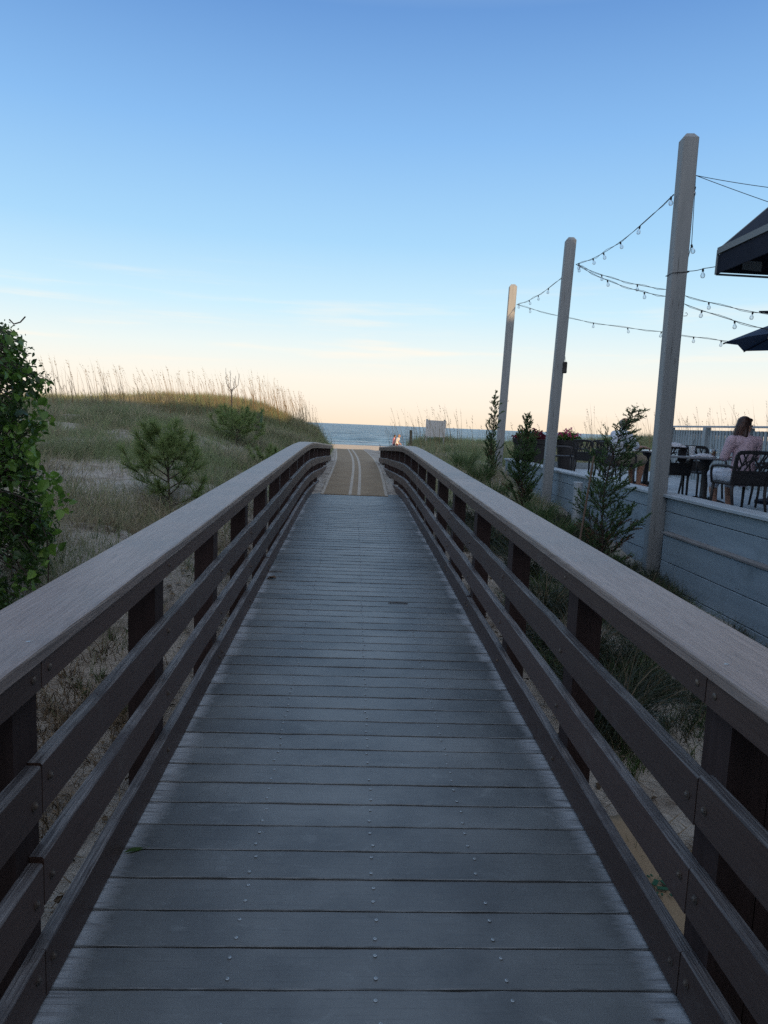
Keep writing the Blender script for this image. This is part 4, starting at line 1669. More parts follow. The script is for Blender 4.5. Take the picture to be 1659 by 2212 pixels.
m_lip = mat('lip', (.36, .13, .12), rough=.5)
m_lens = mat('spectacle_wire', (.25, .22, .2), rough=.3, metal=.8)


def hand(segs, wrist, d, palm_n, side, s=1.0):
    """palm and five bent fingers; d = direction of the hand, palm_n = out of the back of the hand, side = towards the thumb"""
    w_, d, n_, sd_ = Vector(wrist), Vector(d).normalized(), Vector(palm_n).normalized(), Vector(side).normalized()
    for k, (o_, ln, rr) in enumerate(((.030, .072, .0085), (.010, .080, .009), (-.010, .074, .0085), (-.029, .058, .0075))):
        b = w_ + d * .085 * s + sd_ * o_ * s
        segs.append((w_ + d * .02 * s + sd_ * o_ * .6 * s, .015 * s, b, .0125 * s))
        m1 = b + (d * .9 - n_ * .35).normalized() * ln * .45 * s
        m2 = m1 + (d * .6 - n_ * .8).normalized() * ln * .32 * s
        m3 = m2 + (d * .2 - n_ * 1.0).normalized() * ln * .24 * s
        segs += [(b, rr * s, m1, rr * .95 * s), (m1, rr * .95 * s, m2, rr * .88 * s), (m2, rr * .88 * s, m3, rr * .75 * s)]
    b = w_ + d * .03 * s + sd_ * .026 * s
    m1 = b + (d * .7 + sd_ * .7).normalized() * .042 * s
    m2 = m1 + (d * .9 + sd_ * .25 - n_ * .2).normalized() * .032 * s
    segs += [(w_ + d * .01, .017 * s, b, .014 * s), (b, .0125 * s, m1, .0105 * s), (m1, .0105 * s, m2, .0085 * s)]


def head(segs, ell, c, face, s=1.0):
    """skull, jaw, nose, ears round c (centre of the skull); face = the way it looks"""
    f_ = Vector(face).normalized()
    yaw = math.atan2(-f_.x, f_.y)
    M_ = Matrix.Translation(Vector(c)) @ Matrix.Rotation(yaw, 4, 'Z')
    P = lambda x, y, z: tuple(M_ @ Vector((x * s, y * s, z * s)))
    ell += [(P(0, -.01, .02), (.077 * s, .094 * s, .092 * s), (0, 0, yaw)), (P(0, .025, -.045), (.058 * s, .062 * s, .068 * s), (0, 0, yaw)), (P(0, .062, -.088), (.024 * s, .022 * s, .020 * s), (0, 0, yaw)),
            (P(0, .080, -.008), (.05 * s, .018 * s, .016 * s), (0, 0, yaw)), (P(.074, -.006, -.012), (.010 * s, .018 * s, .030 * s), (0, 0, yaw)), (P(-.074, -.006, -.012), (.010 * s, .018 * s, .030 * s), (0, 0, yaw)),
            (P(0, .083, -.066), (.024 * s, .012 * s, .012 * s), (0, 0, yaw))]
    segs += [(P(0, .082, -.005), .009 * s, P(0, .104, -.038), .0125 * s)]
    return P


def face_bits(P, parent, s=1.0, glasses=False):
    mb = MB()
    for q in (-1, 1):
        mb.lathe([(0, -.009 * s), (.008 * s, -.003 * s), (.009 * s, .003 * s), (0, .008 * s)], P(q * .032, .087, .0), 10)
    mb.build('eyes', m_eye, parent, True)
    mb = MB()
    mb.tube([P(-.022, .089, -.066), P(-.008, .096, -.063), P(.008, .096, -.063), P(.022, .089, -.066)], [.003 * s, .006 * s, .006 * s, .003 * s], 6)
    mb.build('mouth', m_lip, parent, True)
    if glasses:
        mb = MB()
        for q in (-1, 1):
            mb.tube([P(q * .034 + .024 * math.cos(a), .105, .0 + .018 * math.sin(a)) for a in np.linspace(0, 2 * PI, 13)], .0018, 5)
            mb.tube([P(q * .058, .104, .004), P(q * .080, .05, .006), P(q * .078, -.01, .0)], .0018, 5)
        mb.tube([P(-.010, .105, .002), P(.010, .105, .002)], .0018, 5)
        mb.build('glasses', m_lens, parent)


# woman on the terrace; local axes: +Y ahead of her, origin on the floor under the hips
wch = _used[0]
wm = thing('person', 'seated woman with long brown hair and a pink top, her back turned', 'person', (wch.location.x + .015, wch.location.y + .0, FLOOR), R(5))
segs, ell = [], []
HIP, CH, NK = .56, .98, 1.10
face = Vector((1, .30, 0))
face_l = Matrix.Rotation(R(-10), 3, 'Z') @ face
segs += [((0, -.03, .60), .15, (0, -.02, .80), .125), ((0, -.02, .80), .125, (0, -.01, .97), .125), ((-.09, -.01, 1.0), .085, (.09, -.01, 1.0), .085), ((0, -.01, 1.03), .07, (.01, .02, 1.16), .052)]
P = head(segs, ell, (.02, .035, 1.225), face_l)
for s in (-1, 1):
    segs += [((s * .10, .02, .53), .105, (s * .13, .42, .52), .075), ((s * .13, .42, .52), .068, (s * .12, .40, .30), .058), ((s * .12, .40, .30), .058, (s * .11, .37, .08), .038), ((s * .11, .37, .07), .04, (s * .12, .53, .035), .032)]
    segs += [((s * .185, -.01, 1.02), .062, (s * .225, .06, .79), .047), ((s * .225, .06, .79), .043, (s * .09, .28, .78), .032)]
    hand(segs, (s * .09, .28, .78), (-s * .3, 1, .02), (0, 0, 1), (-s * 1, .2, 0))
remeshed('body', segs, .009, m_skin, wm, 3, ell)
face_bits(P, wm, 1.0, True)
sh = [((0, -.03, .56), .172, (0, -.03, .74), .143), ((0, -.03, .74), .143, (0, -.012, .95), .140), ((-.10, -.012, 1.0), .098, (.10, -.012, 1.0), .098), ((0, -.01, 1.02), .085, (.005, .0, 1.10), .063)]
for s in (-1, 1):
    sh += [((s * .185, -.01, 1.015), .077, (s * .228, .06, .79), .060), ((s * .228, .06, .79), .057, (s * .105, .26, .78), .045)]
remeshed('shirt', sh, .011, m_pink, wm, 3, [((0, -.04, .58), (.19, .155, .10))])
so = []
for s in (-1, 1):
    so += [((s * .10, .0, .53), .125, (s * .135, .40, .525), .092), ((s * .135, .40, .52), .088, (s * .125, .40, .40), .082)]
remeshed('shorts', so, .011, m_wht, wm, 3, [((0, -.03, .54), (.20, .16, .11))])
# hair: a cap over the skull and long locks falling on the back
hs, he = [], []
yaw = math.atan2(-face_l.x, face_l.y)
HM = Matrix.Translation(Vector((.02, .035, 1.225))) @ Matrix.Rotation(yaw, 4, 'Z')
HP = lambda x, y, z: tuple(HM @ Vector((x, y, z)))
he += [(HP(0, -.022, .036), (.092, .098, .094), (0, 0, yaw)), (HP(0, -.05, -.02), (.088, .075, .10), (0, 0, yaw)), (HP(0, .05, .075), (.07, .035, .03), (0, 0, yaw))]
hs += [(HP(0, -.06, -.02), .080, HP(.0, -.085, -.13), .072), (HP(-.05, -.06, -.03), .045, HP(-.055, -.105, -.17), .04), (HP(.05, -.03, -.02), .042, HP(.075, -.055, -.15), .038),
       (HP(0, -.085, -.12), .075, HP(.0, -.135, -.215), .05), (HP(-.05, -.04, -.03), .04, HP(-.075, -.02, -.13), .034)]
hair = remeshed('hair', hs, .010, m_brown_h, wm, 2, he)
base, ln, wd, az, le, cu, rn = [], [], [], [], [], [], []
V_, F_, R_ = [], [], []
for k in range(420):
    a = random.uniform(-2.5, 2.5)
    top_ = Vector((.088 * math.sin(a) * random.uniform(.3, 1), -.085 * math.cos(a * .6) * random.uniform(.8, 1.05) + .0, random.uniform(-.05, .10)))
    L0 = random.uniform(.16, .30)
    side_ = Vector((math.cos(a), math.sin(a) * .3, 0)) * random.uniform(.003, .006)
    i0 = len(V_)
    ph, am = random.uniform(0, 6), random.uniform(.003, .014)
    ns = 6
    for j in range(ns + 1):
        t_ = j / ns
        q = top_ + Vector((top_.x * .25 * t_ + am * math.sin(ph + t_ * 7) * t_, -.085 * t_ ** 1.3 + am * math.cos(ph + t_ * 6) * t_ - .012, -L0 * t_ + .0))
        wv = 1 - t_ * .75
        V_ += [HM @ (q - side_ * wv), HM @ (q + side_ * wv)]
        if j < ns:
            F_.append([i0 + 2 * j, i0 + 2 * j + 1, i0 + 2 * j + 3, i0 + 2 * j + 2])
    R_ += [random.random()] * (2 * (ns + 1))
np_obj('locks', np.array([tuple(v) for v in V_]), np.array(F_), np.array(R_), m_brown_h, hair)
mb = MB()
for s in (-1, 1):
    mb.box((s * .118, .50, .006), (.085, .25, .012), None, 0, .004)
    mb.tube([(s * .118 - .04, .50, .012), (s * .118, .53, .055), (s * .118 + .04, .50, .012)], .008, 6)
mb.build('sandals', m_dkbag, wm)

# man on the terrace, facing right, mostly hidden by the cedar
mch = _used[4]
mn = thing('person', 'balding man in a white shirt and khaki shorts seated behind the bushy cedar', 'person', (mch.location.x, mch.location.y, FLOOR), R(-76))
segs, ell = [], []
segs += [((0, -.04, .60), .165, (0, -.03, .80), .150), ((0, -.03, .80), .150, (0, .02, .98), .145), ((-.12, .03, 1.02), .09, (.12, .03, 1.02), .09), ((0, .04, 1.05), .075, (0, .07, 1.17), .06)]
P = head(segs, ell, (0, .10, 1.245), (0, 1, 0), 1.05)
for s in (-1, 1):
    segs += [((s * .11, .02, .54), .115, (s * .15, .45, .55), .08), ((s * .15, .45, .55), .072, (s * .13, .43, .30), .065), ((s * .13, .43, .30), .064, (s * .12, .42, .08), .042), ((s * .12, .42, .07), .043, (s * .13, .60, .04), .035)]
    segs += [((s * .21, .03, 1.03), .068, (s * .28, .20, .80), .052), ((s * .28, .20, .80), .047, (s * .20, .46, .80), .035)]
    hand(segs, (s * .20, .46, .80), (-s * .25, 1, -.05), (0, 0, 1), (-s, .2, 0), 1.08)
remeshed('body', segs, .010, m_skin_t, mn, 3, ell)
face_bits(P, mn, 1.05)
sh = [((0, -.04, .58), .19, (0, -.03, .78), .170), ((0, -.03, .78), .17, (0, .02, .97), .162), ((-.13, .03, 1.02), .104, (.13, .03, 1.02), .104), ((0, .04, 1.04), .09, (0, .06, 1.13), .072)]
for s in (-1, 1):
    sh += [((s * .21, .03, 1.03), .088, (s * .275, .18, .83), .075)]
remeshed('shirt', sh, .012, m_wht, mn, 3)
so = []
for s in (-1, 1):
    so += [((s * .11, .0, .55), .135, (s * .155, .44, .56), .105)]
remeshed('shorts', so, .012, m_khaki, mn, 3, [((0, -.04, .55), (.20, .17, .12))])
HM = Matrix.Translation(Vector((0, .10, 1.245)))
remeshed('hair', [], .009, m_grey_h, mn, 2, [((0, .065, 1.235), (.088, .088, .062)), ((0, .04, 1.27), (.07, .07, .06))])
mb = MB()
for s in (-1, 1):
    mb.box((s * .128, .545, .028), (.09, .27, .056), None, 0, .02)
mb.build('shoes', m_dkbag, mn)

# two walkers on the beach
m_cream = mat('cream_shirt', (.66, .61, .54), rough=.9)
m_maroon = mat('maroon_shorts', (.16, .045, .035), rough=.9)
m_rose = mat('rose_top', (.50, .22, .24), rough=.9)
m_navyc = mat('navy_shorts', (.03, .035, .06), rough=.9)
m_dark_h = mat('dark_hair', (.02, .014, .010), rough=.6)
m_blond = mat('sandy_hair', (.26, .17, .10), rough=.7)


def walker(label, px, Y, rz, lean, top_m, bot_m, hair_m, s=1.0, forearm=True):
    p = at(px, 950, Y)
    t = thing('person', label, 'person', (p.x, Y, ground(p.x, Y)), R(rz))
    t.scale = (s, s, s)
    q = lambda x, y, z: (x, y + max(0, z - .9) * lean, z)
    segs, ell = [], []
    segs += [(q(0, 0, .93), .13, q(0, 0, 1.12), .115), (q(0, 0, 1.12), .115, q(0, 0, 1.34), .125), (q(-.12, 0, 1.40), .07, q(.12, 0, 1.40), .07), (q(0, 0, 1.42), .06, q(0, .02, 1.52), .05)]
    P = head(segs, ell, q(0, .04, 1.60), (0, 1, 0))
    for i in (-1, 1):
        segs += [((i * .09, 0, .90), .085, (i * .09, i * .12 + .02, .50), .058), ((i * .09, i * .12 + .02, .50), .055, (i * .09, i * .24 - .05, .09), .04), ((i * .09, i * .24 - .06, .06), .04, (i * .09, i * .24 + .10, .035), .03)]
        el = q(i * .22, -.02 + (.06 if i > 0 else 0), 1.12)
        wr = (i * .20, el[1] + .20, .95)
        segs += [(q(i * .19, 0, 1.40), .055, el, .043), (el, .040, wr, .03)]
        hand(segs, wr, (0, .5, -.8), (i, 0, 0), (0, .8, .5))
    remeshed('body', segs, .014, m_skin, t, 2, ell)
    face_bits(P, t)
    sh = [(q(0, 0, .90), .150, q(0, 0, 1.12), .135), (q(0, 0, 1.12), .135, q(0, 0, 1.34), .142), (q(-.13, 0, 1.39), .082, q(.13, 0, 1.39), .082)]
    for i in (-1, 1):
        el = q(i * .21, 0, 1.22)
        sh += [(q(i * .19, 0, 1.39), .072, el, .062)]
    remeshed('shirt', sh, .016, top_m, t, 2)
    so = []
    for i in (-1, 1):
        so += [((i * .085, 0, .88), .115, (i * .095, i * .09 + .02, .58), .09)]
    remeshed('shorts', so, .016, bot_m, t, 2, [((0, 0, .90), (.165, .13, .12))])
    c = q(0, .04, 1.60)
    remeshed('hair', [], .012, hair_m, t, 2, [((c[0], c[1] - .025, c[2] + .035), (.09, .095, .085)), ((c[0], c[1] - .06, c[2] - .02), (.08, .06, .09))])
    return t


w2 = walker('beach walker in a pale shirt and maroon shorts, leaning forward', 857.5, 55.0, -84, .22, m_cream, m_maroon, m_blond, .96)
w1 = walker('dark haired beach walker in a rose top behind the leaning one', 851.5, 56.2, -88, .02, m_rose, m_navyc, m_dark_h, .94)
# dog
m_dog = mat('brown_fur', (.11, .040, .022), (.07, .025, .014), ns=14, rough=.8, shift=False)
p = at(834, 960, 53.0)
dg_ = thing('dog', 'brown dog with raised tail walking on the sand beside the two walkers', 'dog', (p.x, 53.0, ground(p.x, 53.0) + .0), R(-80))
segs = [((0, -.26, .50), .105, (0, .22, .50), .135), ((0, .24, .52), .11, (0, .40, .66), .075), ((0, .42, .70), .075, (0, .54, .68), .045), ((0, .54, .68), .042, (0, .62, .66), .032),
        ((0, -.32, .54), .035, (0, -.44, .66), .026), ((0, -.44, .66), .026, (0, -.50, .82), .014), ((.05, .40, .77), .022, (.06, .38, .69), .03), ((-.05, .40, .77), .022, (-.06, .38, .69), .03)]
for s in (-1, 1):
    segs += [((s * .08, .24, .46), .06, (s * .08, .22 + s * .04, .24), .036), ((s * .08, .22 + s * .04, .24), .032, (s * .08, .24 + s * .07, .03), .026), ((s * .08, .25 + s * .07, .025), .028, (s * .08, .31 + s * .07, .02), .022)]
    segs += [((s * .08, -.26, .46), .085, (s * .08, -.17 - s * .03, .32), .05), ((s * .08, -.17 - s * .03, .32), .042, (s * .08, -.36 - s * .05, .19), .027), ((s * .08, -.36 - s * .05, .19), .026, (s * .08, -.33 - s * .05, .03), .024), ((s * .08, -.33 - s * .05, .025), .026, (s * .08, -.26 - s * .05, .02), .022)]
remeshed('body', segs, .014, m_dog, dg_, 2)
mb = MB()
mb.lathe([(.074, -.02), (.078, 0), (.074, .02)], (0, .36, .62), 14, 0, .5, Matrix.Rotation(R(-55), 3, 'X'))
mb.build('collar', m_navyc, dg_)
lp = w2.matrix_basis @ Vector((.2, .32, .88))
mb = MB()
a0 = Vector((p.x + .36, 53.02, ground(p.x, 53) + .66))
mb.tube(sagged(a0, lp, .12, 10), .006, 4)
tag(mb.build('leash', m_navyc), 'thin leash running from the brown dog to the leaning walker', 'leash')


# ------------------------------------------------------------------ plants
m_grass = ramp_mat('dune_grass', [(0, (.13, .105, .08)), (.2, (.44, .38, .27)), (.38, (.34, .31, .20)), (.55, (.26, .265, .15)), (.75, (.16, .20, .10)), (1, (.30, .35, .18))], .75, .35, .15)
m_oat = ramp_mat('sea_oat', [(0, (.16, .11, .06)), (.6, (.27, .20, .11)), (1, (.20, .17, .10))], .8, .3, .1)
m_green = ramp_mat('green_blades', [(0, (.045, .075, .028)), (.5, (.07, .12, .045)), (.85, (.11, .17, .06)), (1, (.20, .17, .09))], .6, .35)
m_dkgrass = ramp_mat('dark_blades', [(0, (.016, .026, .013)), (.6, (.032, .048, .024)), (.82, (.055, .068, .035)), (.86, (.12, .09, .05)), (1, (.17, .13, .08))], .5, .25, .35)
m_straw = ramp_mat('straw', [(0, (.06, .045, .032)), (.5, (.13, .095, .06)), (1, (.24, .185, .12))], .85, .1, .1)
m_needle = ramp_mat('pine_needle', [(0, (.11, .16, .06)), (.5, (.20, .27, .09)), (1, (.30, .36, .14))], .6, .5)
m_cedar = ramp_mat('cedar_spray', [(0, (.045, .085, .035)), (.55, (.09, .16, .06)), (.93, (.15, .23, .09)), (.96, (.13, .08, .045)), (1, (.15, .09, .05))], .6, .25)
m_bark = mat('bark', (.085, .065, .05), (.045, .035, .028), scale=(1, 1, .25), ns=30, rough=.9, bump=.5, bd=.004)
m_dead = mat('dead_wood', (.17, .125, .095), (.11, .08, .062), scale=(1, 1, .25), ns=30, rough=.9)
m_shrub = ramp_mat('shrub_leaf', [(0, (.026, .060, .016)), (.45, (.058, .125, .024)), (.80, (.11, .22, .034)), (.95, (.17, .31, .05)), (.99, (.15, .27, .045)), (1, (.30, .27, .03))], .42, .38, .45)


def dune_density(x, y):
    """share of the sand that carries grass"""
    d = noise2(x + 60, y + 60, 1.5, 11) * .62 + noise2(x + 60, y + 60, .55, 12) * .38
    d = np.clip((d - .20 + .14 * np.clip((10 - y) / 4, 0, 1)) * 3.6, 0, 1)
    # bare hollow on the flank of the left dune and bare sand beside the boardwalk
    for (px, py, Y, rx, ry) in ((190, 1022, 10.8, 1.35, .62), (330, 1000, 12.6, .6, .4), (110, 1045, 9.6, .7, .5), (180, 892, 21.6, 2.2, .5), (300, 893, 22.0, 1.2, .4)):
        c = at(px, py, Y)
        d *= np.clip((((x - c.x) / rx) ** 2 + ((y - Y) / ry) ** 2) * 1.1 - .28, .22, 1)
    d *= np.clip((np.abs(x - BC) - 1.25) / 1.3, 0, 1) * np.clip((y - 4.2) / 3.0, .0, 1) + np.clip((y - 21) / 5, 0, 1) * np.clip((np.abs(x - mat_center(y)) - 1.0) / .5, 0, 1)
    return np.clip(d, 0, 1)


def grass_field(name, n, xr, yr, keep, label, hmul=1.0):
    """clumps of curved blades rooted on the sand"""
    x = RNG.uniform(*xr, n)
    y = yr[0] + (yr[1] - yr[0]) * RNG.random(n) ** .8
    k = keep(x, y) & (RNG.random(n) < dune_density(x, y))
    x, y = x[k], y[k]
    m = len(x)
    nb = 17
    cl_tone = np.clip(noise2(x + 20, y + 20, 2.2, 21) * .75 + noise2(x + 20, y + 20, .8, 22) * .5 - .10 + .25 * np.clip((y - 25) / 4, 0, 1), 0, 1)
    cl_h = RNG.uniform(.14, .40, m) * hmul * (.55 + 1.0 * noise2(x + 5, y + 5, 1.1, 77))
    X = np.repeat(x, nb) + RNG.normal(size=m * nb) * .10
    Y = np.repeat(y, nb) + RNG.normal(size=m * nb) * .10
    Z = ground(X, Y) - .01
    ln = np.repeat(cl_h, nb) * RNG.uniform(.45, 1.15, m * nb)
    wd = (.0030 + .00030 * Y) * RNG.uniform(.6, 1.2, m * nb)
    az = np.arctan2(Y - np.repeat(y, nb), X - np.repeat(x, nb)) + RNG.normal(size=m * nb) * .7
    le = np.abs(RNG.normal(size=m * nb)) * .35 + .05
    cu = RNG.uniform(.2, 1.5, m * nb)
    rn = np.clip(np.repeat(cl_tone, nb) + RNG.normal(size=m * nb) * .16, 0, 1)
    o = blade_obj(name, np.stack([X, Y, Z], 1), ln, wd, az, le, cu, rn, m_grass, 3)
    tag(o, label, 'dune grass', kind='stuff')
    return o


grass_field('dune_grass', 50000, (-19, -1.2), (3.4, 34.5), lambda x, y: (x > -.60 * y - .8) & (x < -1.3), 'grey green and tan grass covering the left dune')
grass_field('dune_grass', 12000, (1.0, 15), (12, 34.5), lambda x, y: (((x < 4.1) & (y > 13)) | (y > 20.6)) & (x < .68 * y) & (x > np.maximum(1.3, .082 * y)), 'green grass covering the low dune on the right of the mat', 1.05)
# bigger tussocks that break the smooth flank
def tussock_field(n, xr, yr, keep, label, seed, hh=(.32, .62), tone0=.15):
    x, y = RNG.uniform(*xr, n), RNG.uniform(*yr, n)
    k = keep(x, y) & (RNG.random(n) < dune_density(x, y) * np.clip((noise2(x + 70, y + 70, 1.7, seed) - .30) * 3, .05, 1))
    x, y = x[k], y[k]
    nb = 46
    m = len(x)
    sp_ = np.repeat(RNG.uniform(.06, .17, m), nb)
    X = np.repeat(x, nb) + RNG.normal(size=m * nb) * sp_
    Y = np.repeat(y, nb) + RNG.normal(size=m * nb) * sp_
    ln = np.repeat(RNG.uniform(*hh, m), nb) * RNG.uniform(.45, 1.15, m * nb)
    az = np.arctan2(Y - np.repeat(y, nb), X - np.repeat(x, nb)) + RNG.normal(size=m * nb) * .6
    rn = np.clip(np.repeat(tone0 * .3 + (1 - tone0 * .3) * RNG.random(m), nb) + RNG.normal(size=m * nb) * .10, 0, 1)
    o = blade_obj('dune_tussocks', np.stack([X, Y, ground(X, Y) - .01], 1), ln, (.0040 + .00042 * Y) * RNG.uniform(.6, 1.3, m * nb), az, np.abs(RNG.normal(size=m * nb)) * .34 + .03, RNG.uniform(.3, 1.5, m * nb), rn, m_grass, 4)
    tag(o, label, 'dune grass', kind='stuff')


tussock_field(6500, (-19, -1.5), (5, 34), lambda x, y: (x > -.60 * y - .8), 'shaggy taller tussocks scattered over the left dune', 81)
tussock_field(800, (1.5, 15), (14, 34), lambda x, y: (((x < 4.0) & (y > 14)) | (y > 20.8)) & (x > np.maximum(1.5, .085 * y)) & (x < .68 * y), 'shaggy taller tussocks on the right dune', 82, (.3, .55), .45)
# thicker green tussocks at the seaward end of the left dune
n = 1500
y = RNG.uniform(25, 33.6, n)
x = RNG.uniform(-6.5, -1.0, n)
k = (x < mat_center(y) - 1.0)
x, y = x[k], y[k]
nb = 26
m = len(x)
X = np.repeat(x, nb) + RNG.normal(size=m * nb) * .10
Y = np.repeat(y, nb) + RNG.normal(size=m * nb) * .10
ln = RNG.uniform(.18, .52, m * nb) * np.repeat(RNG.uniform(.7, 1.2, m), nb)
rn = np.clip(np.repeat(.55 + .35 * noise2(x, y, 1.2, 31), nb) + RNG.normal(size=m * nb) * .14, 0, 1)
tag(blade_obj('dune_grass', np.stack([X, Y, ground(X, Y) - .01], 1), ln, .012 * RNG.uniform(.7, 1.2, m * nb), RNG.uniform(0, 2 * PI, m * nb), np.abs(RNG.normal(size=m * nb)) * .2, RNG.uniform(.2, 1.0, m * nb), rn, m_grass, 3),
    'thick green tussocks at the seaward end of the left dune', 'dune grass', kind='stuff')


def oats(name, x, y, hmin, hmax, label, drift=PI, z_off=0):
    n = len(x)
    ln = RNG.uniform(hmin, hmax, n)
    wd = .0042 + .00030 * y
    az = drift + RNG.normal(size=n) * .55
    le = RNG.normal(size=n) * .05 + .07
    cu = RNG.uniform(.05, .55, n)
    rn = RNG.random(n)
    base = np.stack([x, y, ground(x, y) - .02], 1)
    V, Fq = strips(base, ln, wd * 1.2, az, le, cu, 5)
    R1 = np.repeat(rn, 12)
    # seed heads near the tips of half of them
    kk = np.where(RNG.random(n) < .55)[0]
    tips = V.reshape(n, 12, 3)[kk]
    s0 = (tips[:, 8] + tips[:, 9]) / 2
    s1 = (tips[:, 10] + tips[:, 11]) / 2
    d = s1 - s0
    hb = s0 + d * .1
    V2, F2 = strips(np.repeat(hb, 3, 0) + np.repeat(d, 3, 0) * np.tile([0, .3, .55], len(kk))[:, None], np.full(len(kk) * 3, .085), np.full(len(kk) * 3, .013) + .0003 * np.repeat(y[kk], 3),
                    np.repeat(az[kk], 3) + RNG.normal(size=len(kk) * 3) * .8, np.repeat(le[kk] + cu[kk], 3) + .25, np.full(len(kk) * 3, .7), 2)
    R2 = np.repeat(np.repeat(rn[kk], 3), 6)
    o = np_obj(name, np.concatenate([V, V2]), np.concatenate([Fq, F2 + len(V)]), np.concatenate([R1, R2]), m_oat)
    tag(o, label, 'sea oats', kind='stuff')


# along the crest of the left dune
cx_ = np.interp
crest = [(-.62 * 18, 18.5), (-9.2, 21), (-7.6, 23), (-5.8, 24.5), (-4.3, 26.5), (-3.2, 28.5), (-2.4, 30.5), (-1.6, 32.5)]
t_ = RNG.random(950) * (len(crest) - 1)
ci = t_.astype(int)
cr_ = np.array(crest)
q = cr_[ci] + (cr_[np.minimum(ci + 1, len(crest) - 1)] - cr_[ci]) * (t_ - ci)[:, None]
clump = noise2(t_ * 10, t_ * 0, 1.3, 41)
kk = RNG.random(950) < .35 + clump * .9
q = q[kk] + RNG.normal(size=(kk.sum(), 2)) * np.array([.35, .9])
oats('sea_oats', q[:, 0], q[:, 1], .7, 1.75, 'tall pale sea oats standing along the crest of the left dune')
n = 90
x, y = RNG.uniform(1.6, 4.2, n), RNG.uniform(20.5, 31, n)
oats('sea_oats', x, y, .8, 1.75, 'sparse sea oats on the low dune beside the white sign')
n = 80
x, y = RNG.uniform(4.4, 8.6, n), RNG.uniform(20.8, 25, n)
oats('sea_oats', x, y, .7, 1.5, 'sparse sea oats just beyond the end of the terrace')
n = 420
x = RNG.uniform(8.6, 17, n)
y = RNG.uniform(19, 28, n)
kk = RNG.random(n) < .3 + .8 * noise2(x * 2, y * 0, 1.1, 43)
oats('sea_oats', x[kk], y[kk], .9, 2.0, 'dry sea oats rising behind the slatted terrace fence')

# straw and dead leaves on the sand beside the boardwalk
n = 34000
sd_ = RNG.choice([-1, 1], n)
x = BC + sd_ * (1.05 + np.abs(RNG.normal(size=n)) * .95)
y = RNG.uniform(1.5, 12.5, n)
kk = (RNG.random(n) < np.clip((noise2(x + 40, y + 40, .6, 51) * .7 + noise2(x + 40, y + 40, .22, 52) * .3 - .34) * 3.6, .35, 1)) & (x < 3.95)
x, y = x[kk], y[kk]
n = len(x)
o = blade_obj('straw_litter', np.stack([x, y, ground(x, y) + .012 + RNG.random(n) * .02], 1), RNG.uniform(.05, .22, n), RNG.uniform(.003, .008, n), RNG.uniform(0, 2 * PI, n), np.full(n, PI / 2 - .22), RNG.uniform(.0, .25, n), RNG.random(n), m_straw, 3, None, RNG.uniform(0, PI, n))
tag(o, 'dry straw and twigs strewn over the sand beside the boardwalk', 'straw', kind='stuff')
n = 900
sd_ = RNG.choice([-1, 1], n)
x = BC + sd_ * (1.1 + np.abs(RNG.normal(size=n)) * .7)
y = RNG.uniform(1.5, 10, n)
kk = x < 3.9
x, y = x[kk], y[kk]
o = leaf_cloud('dead_leaves', np.stack([x, y, ground(x, y) + .02], 1), .055, m_straw, None, None, 2.0)
tag(o, 'small brown dead leaves scattered on the sand beside the boardwalk', 'dead leaves', kind='stuff')
# young weeds on the bare sand
def weeds(n, xr, yr, label, seed):
    x, y = RNG.uniform(*xr, n), RNG.uniform(*yr, n)
    kk = RNG.random(n) < np.clip((noise2(x + 10, y + 10, .55, seed) - .45) * 3, 0, 1)
    x, y = x[kk], y[kk]
    nb = 12
    m = len(x)
    X, Y = np.repeat(x, nb) + RNG.normal(size=m * nb) * .02, np.repeat(y, nb) + RNG.normal(size=m * nb) * .02
    o = blade_obj('young_grass', np.stack([X, Y, ground(X, Y) - .005], 1), RNG.uniform(.06, .20, m * nb), RNG.uniform(.004, .008, m * nb), RNG.uniform(0, 2 * PI, m * nb), RNG.uniform(.05, .5, m * nb), RNG.uniform(.2, 1.0, m * nb), RNG.random(m * nb) * .9, m_green, 3)
    tag(o, label, 'young grass', kind='stuff')


weeds(620, (1.5, 3.9), (2.6, 8.5), 'bright green young grass sprouting between the boardwalk and the wall', 61)
weeds(420, (-4.2, -1.3), (3.5, 10), 'thin green weeds sprouting on the sand left of the boardwalk', 62)


def tussock(name, label, x, y, nb, h, spread, m_, droop, group, width=.007):
    z = float(ground(x, y))
    a = RNG.uniform(0, 2 * PI, nb)
    r = RNG.random(nb) ** .5 * spread
    base = np.stack([r * np.cos(a), r * np.sin(a), np.full(nb, -.03)], 1)
    az = a + RNG.normal(size=nb) * .5
    o = blade_obj(name, base, h * RNG.uniform(.5, 1.2, nb), width * RNG.uniform(.7, 1.3, nb), az, RNG.uniform(.02, .45, nb), droop * RNG.uniform(.5, 1.25, nb), RNG.random(nb), m_, 5)
    o.location = (x, y, z)
    tag(o, label, 'grass clump', group)
    return o


